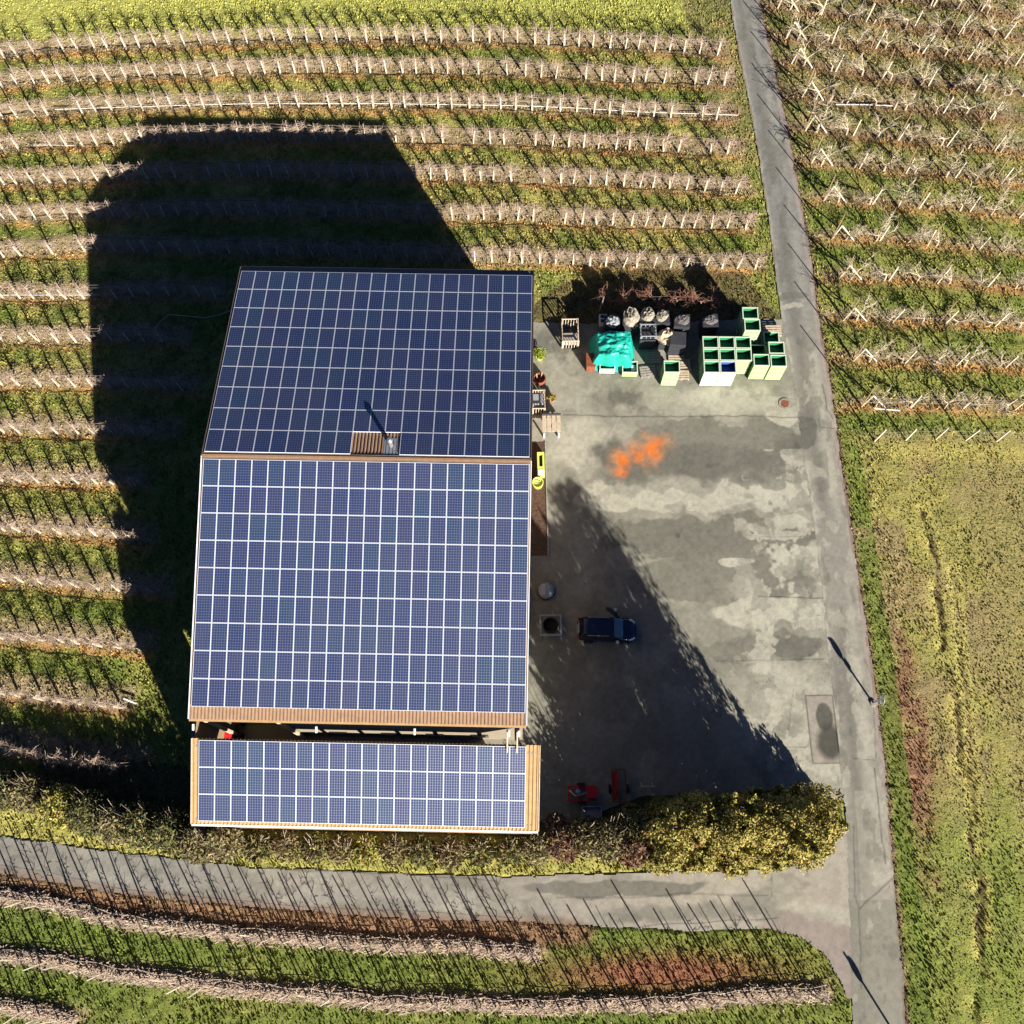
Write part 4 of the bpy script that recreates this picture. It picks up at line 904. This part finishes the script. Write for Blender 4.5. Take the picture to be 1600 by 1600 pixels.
# round covered barrel + square frame with tub, in the shade
c = U(853, 925); t = thing('covered_barrel', (c[0], c[1], .035), 'grey domed round container in the shade by the wall', 'round container'); k = MB(); k.lathe([(.55, 0), (.58, .5), (.5, .62), (.3, .72), (0, .76)], 24); k.build('shell', M['grey'], t, True); k = MB(); k.lathe([(.63, .0), (.63, .12), (.56, .12)], 24); k.build('ring', M['darkmetal'], t); k = MB(); k.box(-.35, -.05, -.4, .4, .70, .76); k.build('hatch', M['steel'], t)
c = U(860, 980); t = thing('tub_stand', (c[0], c[1], .035), 'square pale frame holding a round dark tub', 'tub stand')
k = MB()
for q in ((-.78, .78, -.78, -.62), (-.78, .78, .66, .78), (-.78, -.66, -.619, .659), (.66, .78, -.619, .659)): k.box(*q, .55, .66)
k.build('frame', M['grey'], t)
for x in (-.7, .7):
    for y in (-.7, .7): k = MB(); k.box(x-.06, x+.06, y-.06, y+.06, 0, .548); k.build('leg', M['grey'], t)
k = MB(); k.lathe([(0, .05), (.5, .05), (.56, .75), (.5, .75), (.45, .3), (0, .3)], 24); k.build('tub', M['rubber'], t)

# ---------------------------------------------------------------- car
def car():
    c = U(947, 987); t = thing('parked_car', (c[0], c[1], .038), 'dark blue hatchback parked in the shade with one front door ajar', 'car', rz=-.045)
    L = 2.08; st = [(-2.08,.60,.45,.75),(-2.0,.74,.30,.92),(-1.6,.83,.22,.98),(-.6,.86,.20,.97),(.4,.86,.20,.95),(1.1,.84,.20,.90),(1.6,.80,.24,.82),(1.92,.70,.30,.70),(2.08,.50,.38,.58)]
    mb = MB()
    for (x, hw, z0, z1) in st:
        zm = (z0+z1)*.5
        mb.v += [(x, -hw*.94, z0), (x, -hw, zm), (x, -hw*.97, z1-.06), (x, -hw*.86, z1), (x, 0, z1+.035), (x, hw*.86, z1), (x, hw*.97, z1-.06), (x, hw, zm), (x, hw*.94, z0)]
    for i in range(len(st)-1):
        for j in range(8): mb.f.append((i*9+j, i*9+j+1, (i+1)*9+j+1, (i+1)*9+j)); mb.m.append(0)
        mb.f.append((i*9+8, i*9, (i+1)*9, (i+1)*9+8)); mb.m.append(0)
    mb.f.append(tuple(range(9))); mb.m.append(0); mb.f.append(tuple(range(72, 81))[::-1]); mb.m.append(0)
    mb.build('body', M['carpaint'], t, smooth=True)
    gh = [(-1.98,.70,.93,.60,.95),(-1.68,.76,.96,.64,1.46),(-1.3,.77,.96,.66,1.53),(.1,.77,.94,.66,1.53),(.45,.77,.93,.64,1.47),(1.12,.74,.90,.60,.92)]
    mb = MB()
    for (x, hw, z0, hr, z1) in gh: mb.v += [(x, -hw, z0), (x, -hr, z1), (x, hr, z1), (x, hw, z0)]
    for i in range(len(gh)-1):
        for j in range(3): mb.f.append((i*4+j, i*4+j+1, (i+1)*4+j+1, (i+1)*4+j)); mb.m.append(0)
    mb.build('windows', M['glass'], t)
    mb = MB(); rfp = [(-1.66,.62,1.475),(-1.3,.66,1.555),(-.6,.67,1.575),(.1,.66,1.555),(.42,.62,1.49)]
    for (x, hr, z) in rfp: mb.v += [(x, -hr, z-.03), (x, -hr*.8, z+.005), (x, 0, z+.02), (x, hr*.8, z+.005), (x, hr, z-.03)]
    for i in range(len(rfp)-1):
        for j in range(4): mb.f.append((i*5+j, i*5+j+1, (i+1)*5+j+1, (i+1)*5+j)); mb.m.append(0)
    mb.build('roof', M['carpaint'], t, smooth=True)
    for y in (-.66, .66): mb = MB(); mb.tube([(-1.4, y, 1.56), (-1.2, y, 1.6), (-.1, y, 1.6), (.1, y, 1.57)], .025, 6); mb.build('roof_rail', M['steel'], t)
    for y in (-.64, .64): # pillars
        mb = MB(); mb.tube([(1.12, y*1.14, .93), (.45, y, 1.50)], .035, 5); mb.tube([(-.5, y*1.2, .97), (-.5, y*1.02, 1.52)], .03, 5); mb.tube([(-1.95, y*1.05, .95), (-1.66, y, 1.48)], .05, 5); mb.build('pillar', M['carpaint'], t)
    for x in (-1.3, 1.3):
        for y in (-.80, .80):
            mb = MB(); Tm = Matrix.Translation((x, y, .31)) @ Matrix.Rotation(R(90), 4, 'X'); mb.lathe([(.18, -.11), (.30, -.11), (.31, 0), (.30, .11), (.18, .11)], 20, T=Tm); w_ = mb.build('wheel', M['rubber'], t)
            mb = MB(); mb.lathe([(0, -.10), (.18, -.105), (.18, .105), (0, .10)], 16, T=Tm); mb.build('rim', M['steel'], w_)
    for y in (-1, 1):
        mb = MB(); mb.tube([(1.55, y*.74, .80), (1.80, y*.66, .74), (1.96, y*.52, .66)], [.05, .085, .06], 8); mb.build('headlight', M['lamp'], t)
        mb = MB(); mb.box(-2.06, -1.92, y*.72-.07, y*.72+.07, .72, .98); mb.build('tail_light', M['taillamp'], t)
        yy = y*.86 if y < 0 else 1.28
        mb = MB(); mb.box(.62 if y < 0 else .48, .80 if y < 0 else .66, min(yy, yy+y*.2), max(yy, yy+y*.2), .93, 1.08); mb.build('mirror', M['lamp'], t)
    mb = MB(); mb.box(-2.11, -2.085, -.30, .30, .55, .68); mb.build('number_plate', M['white'], t)
    mb = MB(); mb.box(-2.02, -1.98, -.35, .35, .94, .99); mb.build('rear_stripe', M['lamp'], t)  # pale stripe across the top of the tail
    mb = MB(); Td = Matrix.Translation((.85, .83, 0)) @ Matrix.Rotation(R(-38), 4, 'Z'); mb.box(-1.15, 0, .0, .07, .28, .95, T=Td); mb.box(-1.0, -.25, .01, .05, .951, 1.4, T=Td); mb.build('door', M['carpaint'], t)
car()

# ---------------------------------------------------------------- red machines by the shed
c = U(910, 1240); t = thing('farm_implement', (c[0], c[1], .035), 'red farm implement parked in shade by the shed corner', 'farm implement')
k = MB(); k.box(.25, .95, -.35, .35, .35, .95); k.build('hopper', M['red'], t); k = MB(); k.box(-1.0, .9, -.5, -.4, .3, .42); k.box(-1.0, .9, .4, .5, .3, .42); k.box(-1.0, -.88, -.399, .399, .3, .42); k.box(-.4, -.28, -.399, .399, .3, .42); k.build('frame', M['red'], t)
k = MB(); k.lathe([(0, 0), (.16, 0), (.16, .4), (0, .42)], 12, (-.35, .1, .42)); k.tube([(-.9, .2, .45), (-.5, -.2, .7), (.2, 0, .8)], .04, 6); k.build('gearbox', M['steel'], t)
for y in (-.6, .6):
    k = MB(); Tm = Matrix.Translation((-.1, y, .28)) @ Matrix.Rotation(R(90), 4, 'X'); k.lathe([(0, -.08), (.28, -.08), (.28, .08), (0, .08)], 16, T=Tm); k.build('wheel', M['rubber'], t)
c = U(966, 1228); t = thing('trailer', (c[0], c[1], .035), 'rusty red open trailer frame right of the implement', 'trailer')
k = MB()
for q in ((-.5, -.42, -1.1, 1.1), (.42, .5, -1.1, 1.1), (-.419, .419, -1.1, -1.0), (-.419, .419, 1.0, 1.1)): k.box(*q, .45, .55)
k.tube([(-.4, -1, .5), (.0, .2, .6), (.05, 1, .6)], .035, 6); k.build('frame', M['rust'], t); k = MB(); k.box(-.415, -.05, -.95, .95, .46, .48); k.build('floor', M['red'], t)
for x in (-.6, .6): k = MB(); Tm = Matrix.Translation((x, -.2, .3)) @ Matrix.Rotation(R(90), 4, 'Y'); k.lathe([(0, -.08), (.3, -.08), (.3, .08), (0, .08)], 16, T=Tm); k.build('wheel', M['rubber'], t)
c = U(924, 1270); t = thing('water_trough', (c[0], c[1], .035), 'grey blue rectangular tub at the brush edge', 'tub'); k = MB()
for q in ((-.65, .65, -.4, -.34), (-.65, .65, .34, .4), (-.65, -.59, -.339, .339), (.59, .65, -.339, .339)): k.box(*q, 0, .7)
k.build('side', M['grey'], t); k = MB(); k.box(-.588, .588, -.338, .338, 0, .5); k.build('water', M['glass'] if False else M['grey'], t)
c = U(1010, 1230); t = thing('sawhorse', (c[0], c[1], .035), 'small pale trestle frame near the yellow trees', 'trestle'); k = MB(); k.tube([(-.4, -.3, .0), (-.35, 0, .8)], .03, 5); k.tube([(-.4, .3, .0), (-.35, 0, .8)], .03, 5); k.tube([(.4, -.3, .0), (.35, 0, .8)], .03, 5); k.tube([(.4, .3, .0), (.35, 0, .8)], .03, 5); k.build('legs', M['palewood'], t); k = MB(); k.box(-.5, .5, -.05, .05, .8, .88); k.build('rail', M['palewood'], t)
# red tractor in the gap between roofs
c = U(366, 1146); t = thing('tractor', (c[0]-.1, c[1]-.2, .03), 'red tractor parked between the barn and the low shed', 'tractor', rz=1.57)
k = MB(); k.box(.2, 1.5, -.32, .32, .8, 1.35); k.box(-.9, .19, -.6, .6, .7, 1.05); k.build('body', M['red'], t)
k = MB(); k.box(-.85, .1, -.55, .55, 2.25, 2.35); k.build('roof', M['red'], t); k = MB()
for x in (-.8, .05):
    for y in (-.5, .5): k.tube([(x, y, 1.05), (x, y, 2.25)], .035, 5)
k.build('cab_frame', M['darkmetal'], t)
for x, r_ in ((-.5, .65), (1.1, .42)):
    for y in (-.75, .75): k = MB(); Tm = Matrix.Translation((x, y, r_)) @ Matrix.Rotation(R(90), 4, 'X'); k.lathe([(0, -.16), (r_*.6, -.16), (r_, -.13), (r_, .13), (r_*.6, .16), (0, .16)], 18, T=Tm); k.build('wheel', M['rubber'], t)
k = MB(); k.box(-.7, -.3, -.25, .25, 1.052, 1.3); k.build('seat', M['rubber'], t)

# ---------------------------------------------------------------- road signs
def sign(u, v, label, plates, h=2.35):
    c = U(u, v); t = thing('road_sign', (c[0], c[1], 0), label, 'road sign', 'road signs beside the lane', rz=1.5)
    k = MB(); k.tube([(0, 0, 0), (0, 0, h)], .07, 8); k.build('pole', M['steel'], t)
    k = MB(); k.lathe([(0, .04), (.24, .04), (.2, .16), (.0, .17)], 14); k.build('foot', M['stone'], t)
    for (z, rr_, sq) in plates:
        k = MB()
        if sq: k.box(-rr_, rr_, -.055, -.04, z-rr_*.7, z+rr_*.7)
        else: k.lathe([(0, -.008), (rr_, -.008), (rr_, .008), (0, .008)], 24, T=Matrix.Translation((0, -.05, z)) @ Matrix.Rotation(R(90), 4, 'X'))
        k.build('plate', M['white'], t)
sign(1364, 1099, 'pale road sign on a pole on the lane verge beside the yard', [(1.98, .36, False), (1.38, .24, True)])
sign(1404, 1625, 'road sign at the bottom edge whose shadow crosses the lane', [(2.1, .36, False)], 2.6)

# ---------------------------------------------------------------- conifers, brush
def conifer(x, y, h, r_, label, seed):
    rr = random.Random(seed); t = thing('conifer', (x, y, 0), label, 'conifer', 'yellow green conifers beside the yard')
    k = MB(); k.tube([(0, 0, 0), (0, 0, h*.5), (rr.uniform(-.2, .2), 0, h*.93)], [.2, .13, .03], 7); k.build('trunk', M['bark'], t)
    mb = MB(); cols_ = [(.30, .25, .065), (.36, .30, .075), (.25, .23, .06), (.32, .22, .075), (.21, .20, .055)]
    tips = [(rr.uniform(0, 6.28), rr.uniform(.0, .75)) for _ in range(26)]
    for (a0, q0) in tips:   # upswept sprays
        zb_ = h*rr.uniform(.05, .84); L = rr.uniform(.12, .18)*h; env = r_*(1-.16*zb_/h-.4*(max(0, zb_/h-.75)/.4)**2)*.9
        rad0 = env*rr.uniform(.35, .95); base = Vector((math.cos(a0)*rad0, math.sin(a0)*rad0, zb_)); d = Vector((math.cos(a0)*.28, math.sin(a0)*.28, 1)).normalized()
        cb = cols_[rr.randrange(len(cols_))]
        for i in range(520):
            s = rr.random(); wv = .62*(1-s*.85)*r_/2.2; p = base+d*L*s+Vector((rr.gauss(0, wv*.38), rr.gauss(0, wv*.38), rr.gauss(0, .1)))
            if p.z < .1: continue
            a = (d+Vector((rr.gauss(0, .6), rr.gauss(0, .6), rr.gauss(0, .4)))).normalized(); b = a.cross(Vector((p.x-base.x*.4+rr.gauss(0, .55), p.y-base.y*.4+rr.gauss(0, .55), .5+rr.gauss(0, .4)))).normalized(); z_ = rr.uniform(.05, .12); f = rr.uniform(.75, 1.25); cl = tuple(x_*f for x_ in cb)
            mb.quad(tuple(p-a*z_-b*z_*.45), tuple(p-a*z_+b*z_*.45), tuple(p+a*z_+b*z_*.2), tuple(p+a*z_-b*z_*.2), 0, cl)
    for i in range(int(8500*h/9*(r_/2)**2)):
        z_ = rr.random()**.9*h*.97; env = r_*(1-.16*z_/h-.55*(max(0, z_/h-.8)/.2)**2); a0 = rr.uniform(0, 6.28); q = env*math.sqrt(rr.uniform(.15, 1))*(.85+.25*math.sin(3*a0+seed)+.12*math.sin(7*a0+z_))
        p = Vector((math.cos(a0)*q, math.sin(a0)*q, z_+.1)); a = Vector((rr.gauss(0, .7), rr.gauss(0, .7), 1)).normalized(); b = a.cross(Vector((p.x+rr.gauss(0, .8), p.y+rr.gauss(0, .8), .8+rr.gauss(0, .6)))).normalized(); s = rr.uniform(.05, .12)
        cl = cols_[rr.randrange(len(cols_))]; f = rr.uniform(.75, 1.25); cl = tuple(x_*f for x_ in cl)
        mb.quad(tuple(p-a*s-b*s*.5), tuple(p-a*s+b*s*.5), tuple(p+a*s+b*s*.3), tuple(p+a*s-b*s*.3), 0, cl)
    mb.build('crown', M['leaf'], t)
for i, (u, v, h, r_, lb) in enumerate([(1208, 1286, 12.2, 2.35, 'tallest and rightmost conifer of the clump, beside the lane'), (1160, 1284, 10.6, 2.0, 'conifer next left of the tallest one'), (1190, 1326, 6.0, 1.6, 'low conifer in front of the tallest one'), (1114, 1298, 10.6, 1.95, 'conifer in the middle of the clump'),
        (1072, 1290, 9.8, 1.85, 'conifer left of the middle of the clump'), (1030, 1298, 9.0, 1.7, 'leftmost tall conifer of the clump, by the trestle'), (1078, 1330, 6.4, 1.5, 'slender conifer on the track side of the clump'), (1248, 1322, 4.2, 1.6, 'small round conifer at the lane corner of the clump'), (1136, 1334, 4.6, 1.5, 'lowest conifer, nearest the track'), (1030, 1332, 7.0, 1.4, 'thin conifer beside the reddish shrub near the track'), (1280, 1290, 3.0, 1.4, 'smallest conifer, hard against the lane')]):
    c = U(u, v); conifer(c[0], c[1], h, r_, lb, 200+i)
def brush(u, v, r_, h, label, seed, cols_, tw='bark'):
    c = U(u, v); rr = random.Random(seed); t = thing('shrub', (c[0], c[1], 0), label, 'shrub', 'scrubby shrubs behind the low shed')
    k = MB()
    for i in range(26):
        a = rr.uniform(0, 6.28); e = Vector((math.cos(a)*r_*rr.uniform(.4, 1.1), math.sin(a)*r_*rr.uniform(.4, 1.1), h*rr.uniform(.4, 1.1))); k.tube([(0, 0, 0), e*.5+Vector((rr.gauss(0, .1), rr.gauss(0, .1), .15)), e], [.03, .02, .008], 3, cap=False)
    k.build('stems', M[tw], t)
    foliage_part(t, 'foliage', lambda q: (lambda a, s: (math.cos(a)*s, math.sin(a)*s, h*q.uniform(.1, 1)*(1-.5*s/r_)))(q.uniform(0, 6.28), r_*math.sqrt(q.random())), int(520*r_*r_*max(1, h/2.0)), .11, cols_, seed)
OLV = [(.08, .09, .03), (.05, .06, .025), (.15, .13, .05), (.22, .19, .07)]; BRN = [(.12, .09, .05), (.2, .15, .08), (.09, .08, .04), (.24, .20, .10), (.18, .17, .06)]; YEL = [(.25, .24, .05), (.18, .2, .04), (.3, .22, .06)]
sh_ = [(12,1236,1.4,3.6,'olive'),(55,1240,1.3,3.4,'brown'),(110,1262,1.5,4.0,'yellow'),(155,1272,1.5,4.3,'olive'),(195,1286,1.4,4.2,'brown'),(232,1290,1.5,4.6,'olive'),(254,1306,.8,1.4,'reddish'),(285,1300,1.5,5.0,'olive'),(325,1318,1.3,5.4,'brown'),(360,1318,1.2,5.6,'brown'),(405,1322,1.1,1.4,'olive'),(450,1322,1.0,1.6,'brown'),(492,1326,1.0,1.3,'olive'),(535,1326,1.0,1.4,'brown'),(575,1328,1.0,1.3,'yellow'),(618,1328,1.0,1.5,'brown'),(660,1330,1.0,1.3,'olive'),(705,1332,1.1,1.5,'brown'),(750,1330,1.0,1.3,'olive'),(795,1330,1.0,1.6,'olive'),(840,1326,1.1,2.2,'brown'),(880,1318,1.2,3.6,'reddish'),(915,1308,1.3,4.2,'brown'),(950,1312,1.4,5.0,'brown'),(985,1292,1.4,5.6,'olive'),(985,1325,1.2,5.2,'reddish'),(868,1290,.8,2.4,'reddish')]
pal = {'yellow': YEL+[(.32,.28,.07)], 'brown': BRN, 'olive': OLV, 'reddish': [(.17, .08, .05), (.22, .13, .07), (.1, .06, .04)]}
for i, (u, v, r_, h, kd) in enumerate(sh_):
    brush(u, v, r_, h, f"{kd} scrubby shrub, {nth(i+1)} from the left in the line behind the low shed", 300+i, pal[kd], 'bark' if i % 2 else 'palewood')
